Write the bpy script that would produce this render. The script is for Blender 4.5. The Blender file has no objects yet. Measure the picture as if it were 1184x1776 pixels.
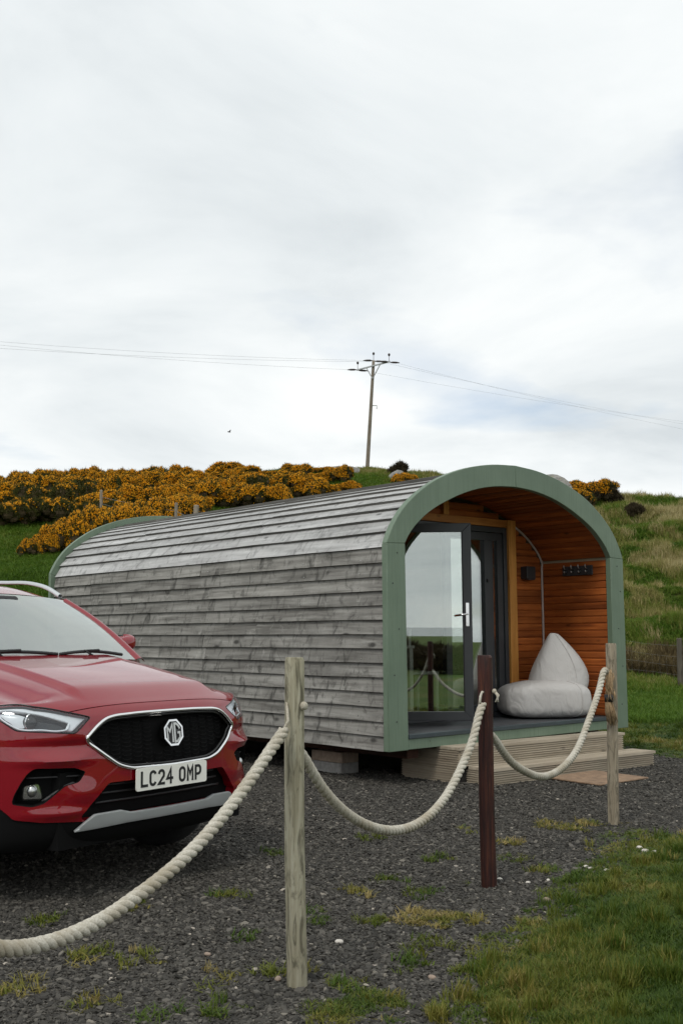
import bpy, bmesh, math, random
import numpy as np
from mathutils import Vector, Matrix, geometry
R = math.radians
random.seed(7); RNG = np.random.default_rng(11)
SC = bpy.context.scene
COL = SC.collection

# ------------------------------------------------------------------ camera, sky, sun, exposure
cam = bpy.data.cameras.new('camera'); cam_ob = bpy.data.objects.new('camera', cam); COL.objects.link(cam_ob)
cam.sensor_fit = 'VERTICAL'; cam.sensor_height = 36.0; cam.lens = 1880.0 / 1776.0 * 36.0
cam.clip_start = 0.1; cam.clip_end = 20000
pitch, roll = .118, .002
fw = Vector((0, math.cos(pitch), math.sin(pitch))); u0 = Vector((0, -math.sin(pitch), math.cos(pitch))); r0 = Vector((1, 0, 0))
rt = r0 * math.cos(roll) + u0 * math.sin(roll); up = u0 * math.cos(roll) - r0 * math.sin(roll)
M = Matrix((rt, up, -fw)).transposed().to_4x4(); M.translation = (0, 0, 1.25)
cam_ob.matrix_world = M
SC.camera = cam_ob

SUN_EL, SUN_AZ = 52.0, 205.0          # high soft sun behind thin cloud, behind the camera to the left
world = bpy.data.worlds.new('World'); SC.world = world; world.use_nodes = True
wn = world.node_tree; wn.nodes.clear()
def wnode(t, **k):
    n = wn.nodes.new(t)
    for a, v in k.items(): setattr(n, a, v)
    return n
wl = wn.links.new
w_out = wnode('ShaderNodeOutputWorld'); w_mix = wnode('ShaderNodeMixShader')
w_sky = wnode('ShaderNodeTexSky', sky_type='NISHITA', sun_disc=False)
w_sky.sun_elevation = R(SUN_EL); w_sky.sun_rotation = R(SUN_AZ)
bg1 = wnode('ShaderNodeBackground'); bg1.inputs[1].default_value = .12; wl(w_sky.outputs[0], bg1.inputs[0])
bg2 = wnode('ShaderNodeBackground'); bg2.inputs[1].default_value = 1.0
tc = wnode('ShaderNodeTexCoord'); sx = wnode('ShaderNodeSeparateXYZ'); wl(tc.outputs['Generated'], sx.inputs[0])
mz = wnode('ShaderNodeMath', operation='MAXIMUM'); wl(sx.outputs[2], mz.inputs[0]); mz.inputs[1].default_value = 0
az_ = wnode('ShaderNodeMath', operation='ADD'); wl(mz.outputs[0], az_.inputs[0]); az_.inputs[1].default_value = .16
dx = wnode('ShaderNodeMath', operation='DIVIDE'); wl(sx.outputs[0], dx.inputs[0]); wl(az_.outputs[0], dx.inputs[1])
dy = wnode('ShaderNodeMath', operation='DIVIDE'); wl(sx.outputs[1], dy.inputs[0]); wl(az_.outputs[0], dy.inputs[1])
cv = wnode('ShaderNodeCombineXYZ'); wl(dx.outputs[0], cv.inputs[0]); wl(dy.outputs[0], cv.inputs[1])
def wnoise(scale, detail, off, rough=.5, dist=.2):
    m = wnode('ShaderNodeMapping'); m.inputs['Location'].default_value = off; wl(cv.outputs[0], m.inputs[0])
    n = wnode('ShaderNodeTexNoise'); n.inputs['Scale'].default_value = scale; n.inputs['Detail'].default_value = detail
    n.inputs['Roughness'].default_value = rough; n.inputs['Distortion'].default_value = dist; wl(m.outputs[0], n.inputs['Vector']); return n
def wramp(src, pts):
    r = wnode('ShaderNodeValToRGB'); e = r.color_ramp.elements
    while len(e) < len(pts): e.new(.5)
    for i, (p, c) in enumerate(pts): e[i].position = p; e[i].color = (*c, 1)
    wl(src, r.inputs[0]); return r
cl1 = wnoise(1.0, 7, (.6825, 16.07, 1.951), .56, .45)
cr1 = wramp(cl1.outputs['Fac'], [(.30, (.62, .665, .69)), (.43, (.755, .795, .81)), (.55, (.85, .88, .885)), (.68, (.93, .945, .93))])
wl(cr1.outputs[0], bg2.inputs[0])
cl2 = wnoise(1.1, 6, (22.958, .525, 1.951), .52, .3)
cov = wramp(cl2.outputs['Fac'], [(.58, (1, 1, 1)), (.72, (.55, .55, .55)), (1, (.4, .4, .4))])
wl(cov.outputs[0], w_mix.inputs[0]); wl(bg1.outputs[0], w_mix.inputs[1]); wl(bg2.outputs[0], w_mix.inputs[2])
wl(w_mix.outputs[0], w_out.inputs[0])

sl = bpy.data.lights.new('sun', 'SUN'); sl.energy = 1.1; sl.angle = R(16); sl.color = (1, .95, .87)
sun = bpy.data.objects.new('sun', sl); COL.objects.link(sun)
d_sun = Vector((math.sin(R(SUN_AZ)) * math.cos(R(SUN_EL)), math.cos(R(SUN_AZ)) * math.cos(R(SUN_EL)), math.sin(R(SUN_EL))))
sun.rotation_euler = d_sun.to_track_quat('Z', 'Y').to_euler(); sun.location = (0, 0, 40)
vs = SC.view_settings; vs.view_transform = 'Standard'; vs.look = 'None'; vs.exposure = 0.16; vs.gamma = 1.0; vs.use_curve_mapping = False
SC.cycles.max_bounces = 8; SC.cycles.transparent_max_bounces = 12; SC.cycles.caustics_reflective = False; SC.cycles.caustics_refractive = False
SC.cycles.use_adaptive_sampling = True; SC.cycles.adaptive_threshold = .015
SC.cycles.use_denoising = True

# ------------------------------------------------------------------ helpers
def tag(o, label=None, cat=None, group=None, kind=None):
    if label: o['label'] = label
    if cat: o['category'] = cat
    if group: o['group'] = group
    if kind: o['kind'] = kind
    return o
def empty(name, loc=(0, 0, 0), rot=(0, 0, 0), parent=None):
    o = bpy.data.objects.new(name, None); o.empty_display_size = .2; COL.objects.link(o)
    o.location = loc; o.rotation_euler = rot; o.parent = parent; return o
def obj(name, verts, faces, mat, parent=None, smooth=False, link=True, mats=None, midx=None):
    me = bpy.data.meshes.new(name); me.from_pydata([tuple(map(float, v)) for v in verts], [], [tuple(map(int, f)) for f in faces])
    for m in (mats or [mat]): me.materials.append(m)
    if midx is not None: me.polygons.foreach_set('material_index', np.asarray(midx, np.int32))
    if smooth: me.polygons.foreach_set('use_smooth', np.ones(len(me.polygons), bool))
    me.update()
    o = bpy.data.objects.new(name, me)
    if link: COL.objects.link(o)
    o.parent = parent; return o
class MB:
    def __init__(s): s.v = []; s.f = []; s.m = []
    def add(s, v, f, m=0):
        b = len(s.v); s.v += [tuple(map(float, p)) for p in v]; s.f += [tuple(i + b for i in q) for q in f]; s.m += [m] * len(f); return s
    def box(s, a, b, m=0, rot=None, c=None):
        (x0, y0, z0), (x1, y1, z1) = a, b
        v = [Vector(p) for p in ((x0, y0, z0), (x1, y0, z0), (x1, y1, z0), (x0, y1, z0), (x0, y0, z1), (x1, y0, z1), (x1, y1, z1), (x0, y1, z1))]
        if rot is not None:
            c = Vector(c) if c is not None else Vector(((x0 + x1) / 2, (y0 + y1) / 2, (z0 + z1) / 2)); v = [rot @ (p - c) + c for p in v]
        return s.add(v, [(0, 3, 2, 1), (4, 5, 6, 7), (0, 1, 5, 4), (1, 2, 6, 5), (2, 3, 7, 6), (3, 0, 4, 7)], m)
    def tube(s, pts, rad, n=8, m=0, cap=True):
        pts = [Vector(p) for p in pts]; k = len(pts); rad = rad if hasattr(rad, '__len__') else [rad] * k
        rings = []; ref = None
        for i, p in enumerate(pts):
            t = (pts[min(i + 1, k - 1)] - pts[max(i - 1, 0)]).normalized()
            if ref is None: ref = t.orthogonal().normalized()
            ref = (ref - t * ref.dot(t)).normalized(); b = t.cross(ref)
            rings.append([p + (ref * math.cos(2 * math.pi * j / n) + b * math.sin(2 * math.pi * j / n)) * rad[i] for j in range(n)])
        v = [q for r in rings for q in r]; f = []
        for i in range(k - 1):
            for j in range(n): f.append((i * n + j, i * n + (j + 1) % n, (i + 1) * n + (j + 1) % n, (i + 1) * n + j))
        if cap: f += [tuple(reversed(range(n))), tuple(range((k - 1) * n, k * n))]
        return s.add(v, f, m)
    def prism(s, poly, ax, lo, hi, m=0):
        """poly: 2D points, extruded along axis ax from lo to hi."""
        def P(a, b, c): return {0: (c, a, b), 1: (a, c, b), 2: (a, b, c)}[ax]
        n = len(poly); v = [P(a, b, lo) for a, b in poly] + [P(a, b, hi) for a, b in poly]
        f = [tuple(range(n)), tuple(reversed(range(n, 2 * n)))] + [(i, n + i, n + (i + 1) % n, (i + 1) % n) for i in range(n)]
        return s.add(v, f, m)
    def build(s, name, mat, parent=None, smooth=False, mats=None, link=True):
        o = obj(name, s.v, s.f, mat, parent, smooth, link, mats, s.m if mats else None)
        bm = bmesh.new(); bm.from_mesh(o.data); bmesh.ops.recalc_face_normals(bm, faces=bm.faces); bm.to_mesh(o.data); bm.free()
        return o
def copy_tree(o, parent=None):
    c = o.copy(); COL.objects.link(c); c.parent = parent
    for ch in list(o.children): copy_tree(ch, c)
    return c
def auto_smooth(o, ang=35):
    bm = bmesh.new(); bm.from_mesh(o.data)
    for f in bm.faces: f.smooth = True
    for e in bm.edges:
        e.smooth = not (len(e.link_faces) == 2 and e.calc_face_angle(0) > R(ang))
    bm.to_mesh(o.data); bm.free(); return o
def bevel(o, w=.004, seg=2):
    m = o.modifiers.new('bevel', 'BEVEL'); m.width = w; m.segments = seg; m.limit_method = 'ANGLE'; m.angle_limit = R(40); return o
def catmull(pts, n):
    P = np.array(pts, float); t = np.concatenate([[0], np.cumsum(np.linalg.norm(np.diff(P, axis=0), axis=1))])
    m = np.gradient(P, t, axis=0); tt = np.linspace(0, t[-1], n); i = np.clip(np.searchsorted(t, tt) - 1, 0, len(t) - 2)
    h = (t[i + 1] - t[i])[:, None]; k = (tt - t[i])[:, None] / h
    return (2*k**3-3*k**2+1)*P[i]+(k**3-2*k**2+k)*h*m[i]+(-2*k**3+3*k**2)*P[i+1]+(k**3-k**2)*h*m[i+1]
_tabs = {}
def vnoise(x, y, sc=1.0, seed=0, oct=1):
    x = np.asarray(x, float); y = np.asarray(y, float); out = 0; amp = 1; tot = 0
    for o in range(oct):
        if (seed, o) not in _tabs: _tabs[(seed, o)] = np.random.default_rng(seed * 31 + o).random((256, 256))
        T = _tabs[(seed, o)]; X = x / sc * 2**o + 17.3 * o; Y = y / sc * 2**o + 9.1 * o
        i = np.floor(X).astype(int); j = np.floor(Y).astype(int); a = X - i; b = Y - j; a = a*a*(3-2*a); b = b*b*(3-2*b)
        g = lambda p, q: T[p % 256, q % 256]
        out = out + amp * ((g(i, j)*(1-a)+g(i+1, j)*a)*(1-b)+(g(i, j+1)*(1-a)+g(i+1, j+1)*a)*b); tot += amp; amp *= .5
    return out / tot

# ------------------------------------------------------------------ materials
class NT:
    def __init__(s, name):
        s.mat = bpy.data.materials.new(name); s.mat.use_nodes = True; s.t = s.mat.node_tree
        s.b = s.t.nodes['Principled BSDF']; s.out = s.t.nodes['Material Output']
    def n(s, t, **k):
        x = s.t.nodes.new('ShaderNode' + t)
        for a, v in k.items(): setattr(x, a, v)
        return x
    def l(s, a, b): s.t.links.new(a, b)
    def coord(s, scale=(1, 1, 1), rnd=0.0, rot=(0, 0, 0)):
        tc = s.n('TexCoord'); m = s.n('Mapping'); m.inputs['Scale'].default_value = scale; m.inputs['Rotation'].default_value = rot
        if rnd:
            oi = s.n('ObjectInfo'); ml = s.n('Math', operation='MULTIPLY'); ml.inputs[1].default_value = rnd; s.l(oi.outputs['Random'], ml.inputs[0])
            cb = s.n('CombineXYZ'); s.l(ml.outputs[0], cb.inputs[0]); s.l(ml.outputs[0], cb.inputs[1]); s.l(ml.outputs[0], cb.inputs[2])
            ad = s.n('VectorMath', operation='ADD'); s.l(tc.outputs['Object'], ad.inputs[0]); s.l(cb.outputs[0], ad.inputs[1]); s.l(ad.outputs[0], m.inputs[0])
        else: s.l(tc.outputs['Object'], m.inputs[0])
        return m.outputs[0]
    def noise(s, vec, scale=5, detail=4, rough=.55, dist=0):
        x = s.n('TexNoise'); x.inputs['Scale'].default_value = scale; x.inputs['Detail'].default_value = detail
        x.inputs['Roughness'].default_value = rough; x.inputs['Distortion'].default_value = dist; s.l(vec, x.inputs['Vector']); return x.outputs['Fac']
    def ramp(s, fac, pts, interp='LINEAR'):
        r = s.n('ValToRGB'); e = r.color_ramp.elements; r.color_ramp.interpolation = interp
        while len(e) < len(pts): e.new(.5)
        for i, (p, c) in enumerate(pts):
            e[i].position = p; e[i].color = (c, c, c, 1) if not hasattr(c, '__len__') else (*c, 1)
        s.l(fac, r.inputs[0]); return r.outputs[0]
    def mix(s, fac, a, b, mode='MIX'):
        x = s.n('Mix', data_type='RGBA', blend_type=mode)
        for sock, v in ((x.inputs[0], fac), (x.inputs[6], a), (x.inputs[7], b)):
            if hasattr(v, 'is_linked') or hasattr(v, 'links'): s.l(v, sock)
            elif hasattr(v, '__len__'): sock.default_value = (*v, 1)
            else: sock.default_value = v
        return x.outputs[2]
    def bump(s, h, strength=.3, dist=.01):
        b = s.n('Bump'); b.inputs['Strength'].default_value = strength; b.inputs['Distance'].default_value = dist; s.l(h, b.inputs['Height']); s.l(b.outputs[0], s.b.inputs['Normal'])
    def set(s, **k):
        for a, v in k.items():
            i = s.b.inputs[a.replace('_', ' ')]
            if hasattr(v, 'links'): s.l(v, i)
            elif hasattr(v, '__len__'): i.default_value = (*v, 1) if len(v) == 3 else v
            else: i.default_value = v
        return s.mat
def plain(name, col, rough=.6, metal=0, var=.15, sc=6, bump=0, bsc=60, coat=0, spec=.5):
    t = NT(name); v = t.coord(); n = t.noise(v, sc, 5)
    c = t.ramp(n, [(.25, tuple(x * (1 - var) for x in col)), (.75, tuple(min(1, x * (1 + var)) for x in col))])
    if bump: t.bump(t.noise(v, bsc, 4), bump, .004)
    t.set(Base_Color=c, Metallic=metal, Roughness=rough, Coat_Weight=coat); t.b.inputs['Specular IOR Level'].default_value = spec
    return t.mat
def wood(name, cols, grain=(9, .35, 9), rnd=40, knot=.5, streak=0, rough=.75, bump=.25, perb=.25, axis=1, spec=.3, gs=22, ks=5.5, st=(.52, .66), ss=1.0):
    """cols = dark, mid, light; the grain runs along the given axis."""
    t = NT(name); g = [1, 1, 1]; g[axis] = .06
    v = t.coord(tuple(g), rnd); v1 = t.coord((1, 1, 1), rnd)
    n1 = t.noise(v, gs, 6, .6, .4); n2 = t.noise(v1, 2.2, 4)
    c = t.ramp(n1, [(.28, cols[0]), (.5, cols[1]), (.74, cols[2])])
    c = t.mix(t.ramp(n2, [(.35, .0), (.75, .55)]), c, cols[0])
    oi = t.n('ObjectInfo'); f = t.ramp(oi.outputs['Random'], [(0, 1 - perb), (1, 1 + perb)])
    c = t.mix(1.0, c, f, 'MULTIPLY')
    if knot:
        kg = [ks, ks, ks]; kg[axis] = ks * .47
        vo = t.n('TexVoronoi'); vo.inputs['Scale'].default_value = 1.0; t.l(t.coord(tuple(kg), rnd), vo.inputs['Vector'])
        c = t.mix(t.ramp(vo.outputs['Distance'], [(.06, knot), (.13, 0)]), c, tuple(x * .3 for x in cols[0]))
    if streak:
        sg = [3 * ss, 3 * ss, 3 * ss]; sg[axis] = 3.6; sg[2] = 2.0 * (1.6 if ss > 1 else 1)
        ns = t.noise(t.coord(tuple(sg), rnd * .7), 2.2, 5, .65, 1.2)
        c = t.mix(t.ramp(ns, [(st[0], 0), (st[1], streak)]), c, tuple(x * .35 for x in cols[0]))
        nl = t.noise(t.coord(tuple(sg), rnd * .3), 3.1, 4, .6, .8)
        c = t.mix(t.ramp(nl, [(.6, 0), (.8, streak * .5)]), c, tuple(min(1, x * 1.5) for x in cols[2]))
    t.bump(n1, bump, .006)
    t.set(Base_Color=c, Roughness=rough); t.b.inputs['Specular IOR Level'].default_value = spec
    return t.mat
MAT = {}
MAT['cladding'] = wood('weathered_cladding', [(.105, .100, .090), (.27, .262, .242), (.40, .392, .365)], streak=.8, knot=.85, rough=.85, perb=.13, st=(.525, .70), ks=4.4)
MAT['roofwood'] = wood('silvered_roof_board', [(.27, .268, .262), (.44, .44, .435), (.56, .56, .555)], streak=.55, knot=.75, rough=.6, perb=.12)
MAT['board_edge'] = wood('shaded_stained_edge', [(.07, .066, .06), (.15, .145, .135), (.23, .225, .21)], knot=0, rough=.9, perb=.1)  # lower board edges: lap shade put into the colour, along with weather staining
MAT['stained'] = wood('stained_plank', [(.13, .030, .007), (.34, .088, .018), (.48, .145, .032)], knot=.75, rough=.55, bump=.15, perb=.28, axis=1)
MAT['stained_x'] = wood('stained_plank_across', [(.15, .038, .009), (.38, .105, .022), (.52, .165, .038)], knot=.75, rough=.55, bump=.15, perb=.25, axis=0)
MAT['timber_z'] = wood('honey_timber', [(.30, .11, .022), (.58, .26, .06), (.72, .36, .10)], knot=.7, rough=.55, bump=.1, axis=2, perb=.05)
MAT['timber_x'] = wood('honey_timber_across', [(.24, .08, .016), (.46, .18, .042), (.58, .27, .07)], knot=.7, rough=.55, bump=.1, axis=0, perb=.05)
MAT['decking'] = wood('worn_decking', [(.27, .225, .165), (.43, .37, .285), (.54, .48, .38)], knot=.6, rough=.8, perb=.12, axis=0)
MAT['decking_y'] = wood('worn_decking_end', [(.25, .205, .15), (.40, .34, .26), (.5, .44, .34)], knot=.6, rough=.8, perb=.12, axis=1)
MAT['post_pale'] = wood('pale_post', [(.19, .17, .11), (.38, .355, .265), (.50, .48, .385)], knot=.85, rough=.85, axis=2, rnd=17, bump=.5, streak=.75, perb=.08, gs=75, ks=9, st=(.5, .66), ss=5)
MAT['post_grey'] = wood('grey_post', [(.17, .14, .095), (.34, .29, .215), (.44, .39, .30)], knot=.8, rough=.85, axis=2, rnd=23, bump=.7, streak=.7, perb=.08, gs=85, ks=9, st=(.5, .64), ss=5)
MAT['post_red'] = wood('red_brown_post', [(.014, .006, .005), (.045, .013, .010), (.13, .040, .018)], knot=.7, rough=.55, axis=2, rnd=9, bump=.5, streak=.5, perb=.05, gs=70, ks=8, ss=5)
MAT['beam_dark'] = wood('dark_beam', [(.03, .014, .009), (.07, .03, .018), (.11, .05, .03)], knot=.3, rough=.8, axis=1)
MAT['post_dark'] = wood('dark_fence_post', [(.04, .034, .026), (.085, .075, .06), (.14, .125, .10)], knot=.5, rough=.9, axis=2, gs=60)
MAT['polewood'] = wood('pole_wood', [(.16, .13, .10), (.28, .24, .19), (.36, .32, .27)], knot=.5, rough=.85, axis=2)
def green_paint():
    t = NT('sage_green_paint'); v = t.coord(); n = t.noise(v, 1.6, 6, .6); n2 = t.noise(t.coord((40, 40, 1.5)), 1.4, 4)
    c = t.ramp(n, [(.3, (.125, .18, .125)), (.7, (.175, .238, .17))])
    c = t.mix(t.ramp(n2, [(.45, 0), (.75, .6)]), c, (.095, .145, .092))
    vo = t.n('TexVoronoi'); vo.inputs['Scale'].default_value = 4.2; t.l(v, vo.inputs['Vector'])
    c = t.mix(t.ramp(vo.outputs['Distance'], [(.02, .85), (.045, 0)]), c, (.05, .06, .04))
    t.bump(t.noise(v, 90, 3), .12, .003); return t.set(Base_Color=c, Roughness=.5)
MAT['green'] = green_paint()
MAT['anthracite'] = plain('anthracite_frame', (.035, .038, .042), .42, var=.1)
MAT['deckdark'] = plain('dark_deck_sheet', (.055, .058, .064), .5, var=.25, sc=3, bump=.2)
MAT['decktrim'] = plain('slate_trim', (.04, .055, .062), .5, var=.2)
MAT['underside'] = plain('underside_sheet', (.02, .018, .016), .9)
MAT['roomwall'] = plain('room_lining', (.34, .27, .18), .7, var=.15)
MAT['white'] = plain('white_furniture', (.82, .82, .76), .5, var=.06)
MAT['chrome'] = plain('chrome', (.82, .82, .82), .1, 1, var=.03)
MAT['steel'] = plain('brushed_steel', (.62, .62, .61), .3, 1, var=.06)
MAT['galv'] = plain('galvanised', (.42, .43, .43), .45, .8, var=.12)
MAT['conduit'] = plain('conduit_plastic', (.42, .36, .33), .45, var=.08)
MAT['black'] = plain('black_plastic', (.012, .012, .013), .5, var=.1)
MAT['darkgrey'] = plain('dark_grey_plastic', (.03, .03, .032), .5, var=.15)
MAT['concrete'] = plain('concrete_block', (.30, .29, .275), .9, var=.3, sc=18, bump=.6, bsc=90)
MAT['tanblock'] = plain('tan_block', (.33, .25, .19), .9, var=.3, sc=18, bump=.6, bsc=90)
MAT['mat'] = plain('doormat', (.27, .18, .115), .95, var=.35, sc=14, bump=.9, bsc=160)
MAT['wire'] = plain('fence_wire', (.2, .2, .19), .6, .3)
MAT['cable'] = plain('power_cable', (.22, .23, .24), .6)
MAT['birdmat'] = plain('bird_feather', (.015, .014, .014), .7)
MAT['ceramic'] = plain('insulator_ceramic', (.03, .02, .018), .3)
def rock_mat(name, a, b):
    t = NT(name); v = t.coord((1, 1, 1), 9); n = t.noise(v, 3, 8, .65); vo = t.n('TexVoronoi', feature='DISTANCE_TO_EDGE'); vo.inputs['Scale'].default_value = 2.2; t.l(v, vo.inputs['Vector'])
    c = t.ramp(n, [(.3, a), (.7, b)]); c = t.mix(t.ramp(t.noise(v, 7, 4), [(.58, 0), (.68, .6)]), c, (.30, .28, .16))
    t.bump(n, .8, .05); return t.set(Base_Color=c, Roughness=.92)
MAT['rock'] = rock_mat('hill_rock', (.12, .115, .105), (.34, .33, .31))
MAT['pebble'] = plain('pale_pebble', (.62, .58, .52), .7, var=.12, sc=30)
MAT['pinkstone'] = plain('pink_pebble', (.30, .23, .18), .8, var=.2, sc=30)
def rope_mat():
    t = NT('cotton_rope'); v = t.coord(); n = t.noise(v, 160, 4, .7); n2 = t.noise(v, 7, 4)
    c = t.ramp(n, [(.3, (.36, .33, .27)), (.7, (.66, .63, .55))]); c = t.mix(t.ramp(n2, [(.42, 0), (.72, .75)]), c, (.30, .25, .17))
    t.bump(n, .6, .003); return t.set(Base_Color=c, Roughness=.95)
MAT['rope'] = rope_mat()
MAT['twine'] = plain('frayed_twine', (.36, .25, .14), .95, var=.3, sc=60)
def bag_mat():
    t = NT('grey_canvas'); v = t.coord(); n = t.noise(t.coord((1, 1, .45)), 7, 2, .45, 1.6); w = t.noise(t.coord((300, 300, 300)), 1, 2); n3 = t.noise(v, 3, 3)
    c = t.ramp(n3, [(.3, (.47, .455, .44)), (.7, (.53, .515, .50))]); h = t.n('Math', operation='ADD'); mm = t.n('Math', operation='MULTIPLY'); mm.inputs[1].default_value = .02
    t.l(w, mm.inputs[0]); t.l(n, h.inputs[0]); t.l(mm.outputs[0], h.inputs[1]); t.bump(h.outputs[0], .55, .035)
    return t.set(Base_Color=c, Roughness=.8)
MAT['canvas'] = bag_mat()
def glass_mat(name, refl, tint, k=.55, rough=0.0, k0=.55):
    """coated glazing: clear pane with a mirror-like coat that grows towards grazing angles."""
    t = NT(name); t.t.nodes.remove(t.b)
    tr = t.n('BsdfTransparent'); tr.inputs[0].default_value = (*tint, 1)
    gl = t.n('BsdfGlossy'); gl.inputs['Color'].default_value = (*refl, 1); gl.inputs['Roughness'].default_value = rough
    lw = t.n('LayerWeight'); lw.inputs[0].default_value = .35
    f = t.ramp(lw.outputs['Facing'], [(0, k * k0), (.5, k), (1, 1.0)])
    mx = t.n('MixShader'); t.l(f, mx.inputs[0]); t.l(tr.outputs[0], mx.inputs[1]); t.l(gl.outputs[0], mx.inputs[2]); t.l(mx.outputs[0], t.out.inputs[0])
    return t.mat
MAT['doorglass'] = glass_mat('door_glass', (.93, .97, .95), (.9, .93, .9), .40, k0=.8)
MAT['carglass'] = glass_mat('car_glass', (.94, .98, .95), (.50, .57, .53), .50, k0=.7)
MAT['lensglass'] = glass_mat('lamp_lens', (.95, .97, 1.0), (.93, .95, .96), .14)

# ------------------------------------------------------------------ terrain
def softplus(d, w): return w * np.logaddexp(0, d / w)
def in_poly(x, y, poly):
    x = np.asarray(x, float); y = np.asarray(y, float); c = np.zeros(x.shape, bool); n = len(poly)
    for i in range(n):
        (x0, y0), (x1, y1) = poly[i], poly[(i + 1) % n]
        k = ((y0 > y) != (y1 > y)) & (x < (x1 - x0) * (y - y0) / ((y1 - y0) if y1 != y0 else 1e-9) + x0); c ^= k
    return c
def height(x, y):
    x = np.asarray(x, float); y = np.asarray(y, float)
    k = np.interp(x, [-16, 2, 14], [.228, .271, .336]); foot = np.interp(x, [-16, -3, 4, 8], [17.0, 18.5, 23.8, 24.6]); yr = np.interp(x, [-16, 2, 9, 14], [62, 70, 56, 50])
    d = y - foot; z = k * softplus(d, 1.3)
    cap = k * (yr - foot) + .02 * np.maximum(y - yr, 0) + .0 * x
    z = -softplus(-(z - cap), 1.2) + cap
    on = np.clip(d / 5, 0, 1)
    z = z + on * ((vnoise(x, y, 9, 3, 2) - .5) * 1.3 + (vnoise(x, y, 2.6, 4, 2) - .5) * .42)
    z = z + np.clip(d / 5, 0, 1) * .22 * np.sin((z * 1.15 + vnoise(x, y, 7, 8) * 2.2) * 2 * math.pi) * np.clip((x - 3) / 4, 0, 1)
    z = z - .22 * softplus(-150 - y, 6) 
    lx = np.clip((x - .2) / .8, 0, 1)
    lawn = np.clip(1 - np.hypot((x - 3.2) / 2.6, (y - 4.6) / 3.2), 0, 1)
    return z + .10 * lawn
LAWN = [(.15, 2.4), (.24, 3.73), (.40, 4.30), (.62, 4.75), (.86, 5.10), (1.10, 5.5), (1.38, 6.2), (1.50, 7.2), (1.70, 7.9), (1.9, 7.95), (2.15, 7.5), (2.35, 6.84), (3.5, 5.6), (8, 4.2), (9, -2), (1, -2)]
PAD = [(-14, -3), (-.3, -3), (.3, 3.7), (1.55, 7.2), (1.7, 8.0), (2.2, 7.4), (3.4, 6.0), (7.6, 4.6), (9.5, 8.4), (4.4, 10.9), (3.45, 11.95), (3.3, 12.8), (2.4, 16.2), (-4.6, 17.3), (-9.5, 14.6), (-14, 10)]
def grassiness(x, y):
    """1 on turf, 0 on gravel, ragged edge."""
    jx = (vnoise(x, y, .40, 21, 2) - .5) * .55 + (vnoise(x, y, 1.3, 23, 2) - .5) * .9; jy = (vnoise(x, y, .40, 22, 2) - .5) * .55 + (vnoise(x, y, 1.3, 24, 2) - .5) * .9
    lawn = in_poly(x + jx, y + jy, LAWN); pad = in_poly(x + jx * .6, y + jy * .6, PAD)
    return np.where(lawn, 1.0, np.where(pad, 0.0, 1.0))
def axis_pts(fine0, fine1, step, lo, hi):
    a = list(np.arange(fine0, fine1, step)); s = step
    while a[-1] < hi: s *= 1.16; a.append(a[-1] + s)
    s = step
    while a[0] > lo: s *= 1.16; a.insert(0, a[0] - s)
    return np.array(a)
gx = axis_pts(-3.0, 5.0, .09, -900, 900); gy = axis_pts(2.6, 13, .09, -330, 900)
gy = np.unique(np.concatenate([gy[gy < 15], np.arange(15, 78, .5), gy[gy > 78]]))
gxs = np.unique(np.concatenate([gx[(gx < -22) | (gx > 24)], np.arange(-22, -3, .5), gx[(gx >= -3) & (gx <= 5)], np.arange(5.3, 24, .5)]))
GX, GY = np.meshgrid(gxs, gy); GZ = height(GX, GY)
near = np.clip(1 - np.abs(GY - 7) / 9, 0, 1)
GZ = GZ + near * (vnoise(GX, GY, .5, 31, 2) - .5) * .016
nx_, ny_ = len(gxs), len(gy); idx = np.arange(nx_ * ny_).reshape(ny_, nx_)
gf = np.stack([idx[:-1, :-1], idx[:-1, 1:], idx[1:, 1:], idx[1:, :-1]], -1).reshape(-1, 4)
def ground_mat():
    t = NT('ground_earth'); v = t.coord(); at = t.n('Attribute', attribute_name='turf')
    g1 = t.noise(v, 55, 6, .75); vo = t.n('TexVoronoi'); vo.inputs['Scale'].default_value = 75; t.l(v, vo.inputs['Vector'])
    gc = t.ramp(vo.outputs['Color'], [(.1, (.034, .032, .028)), (.5, (.080, .074, .064)), (.9, (.13, .12, .104))])
    gc = t.mix(t.ramp(g1, [(.35, .7), (.6, 0)]), gc, (.018, .017, .016))
    gc = t.mix(t.ramp(t.noise(v, 1.1, 5, .6), [(.52, 0), (.75, .45)]), gc, (.055, .05, .032))
    n = t.noise(v, .55, 7, .65); nb = t.noise(v, 4.5, 5, .65)
    tc_ = t.ramp(n, [(.32, (.045, .09, .010)), (.5, (.075, .125, .016)), (.62, (.13, .135, .032)), (.75, (.18, .155, .055))])
    tc_ = t.mix(t.ramp(nb, [(.35, .55), (.65, 0)]), tc_, (.02, .034, .009))
    c = t.mix(at.outputs['Fac'], gc, tc_)
    t.bump(vo.outputs['Distance'], .8, .012); t.set(Base_Color=c, Roughness=.95); t.b.inputs['Specular IOR Level'].default_value = .2
    return t.mat
MAT['ground'] = ground_mat()
ground = obj('ground', np.stack([GX, GY, GZ], -1).reshape(-1, 3), gf, MAT['ground'], smooth=True)
at = ground.data.attributes.new('turf', 'FLOAT', 'POINT'); tf = np.mean([grassiness(GX + r_ * math.cos(a), GY + r_ * math.sin(a)) for r_ in (0, .2, .45) for a in np.arange(0, 6.28, 1.05)], 0); tf = np.where(GY > 14, grassiness(GX, GY), np.clip((tf - .45) * 2, 0, 1)); at.data.foreach_set('value', tf.ravel().astype(np.float32))
tag(ground, 'dark gravel pad running into green turf and a rising hillside', 'ground', kind='structure')
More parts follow.
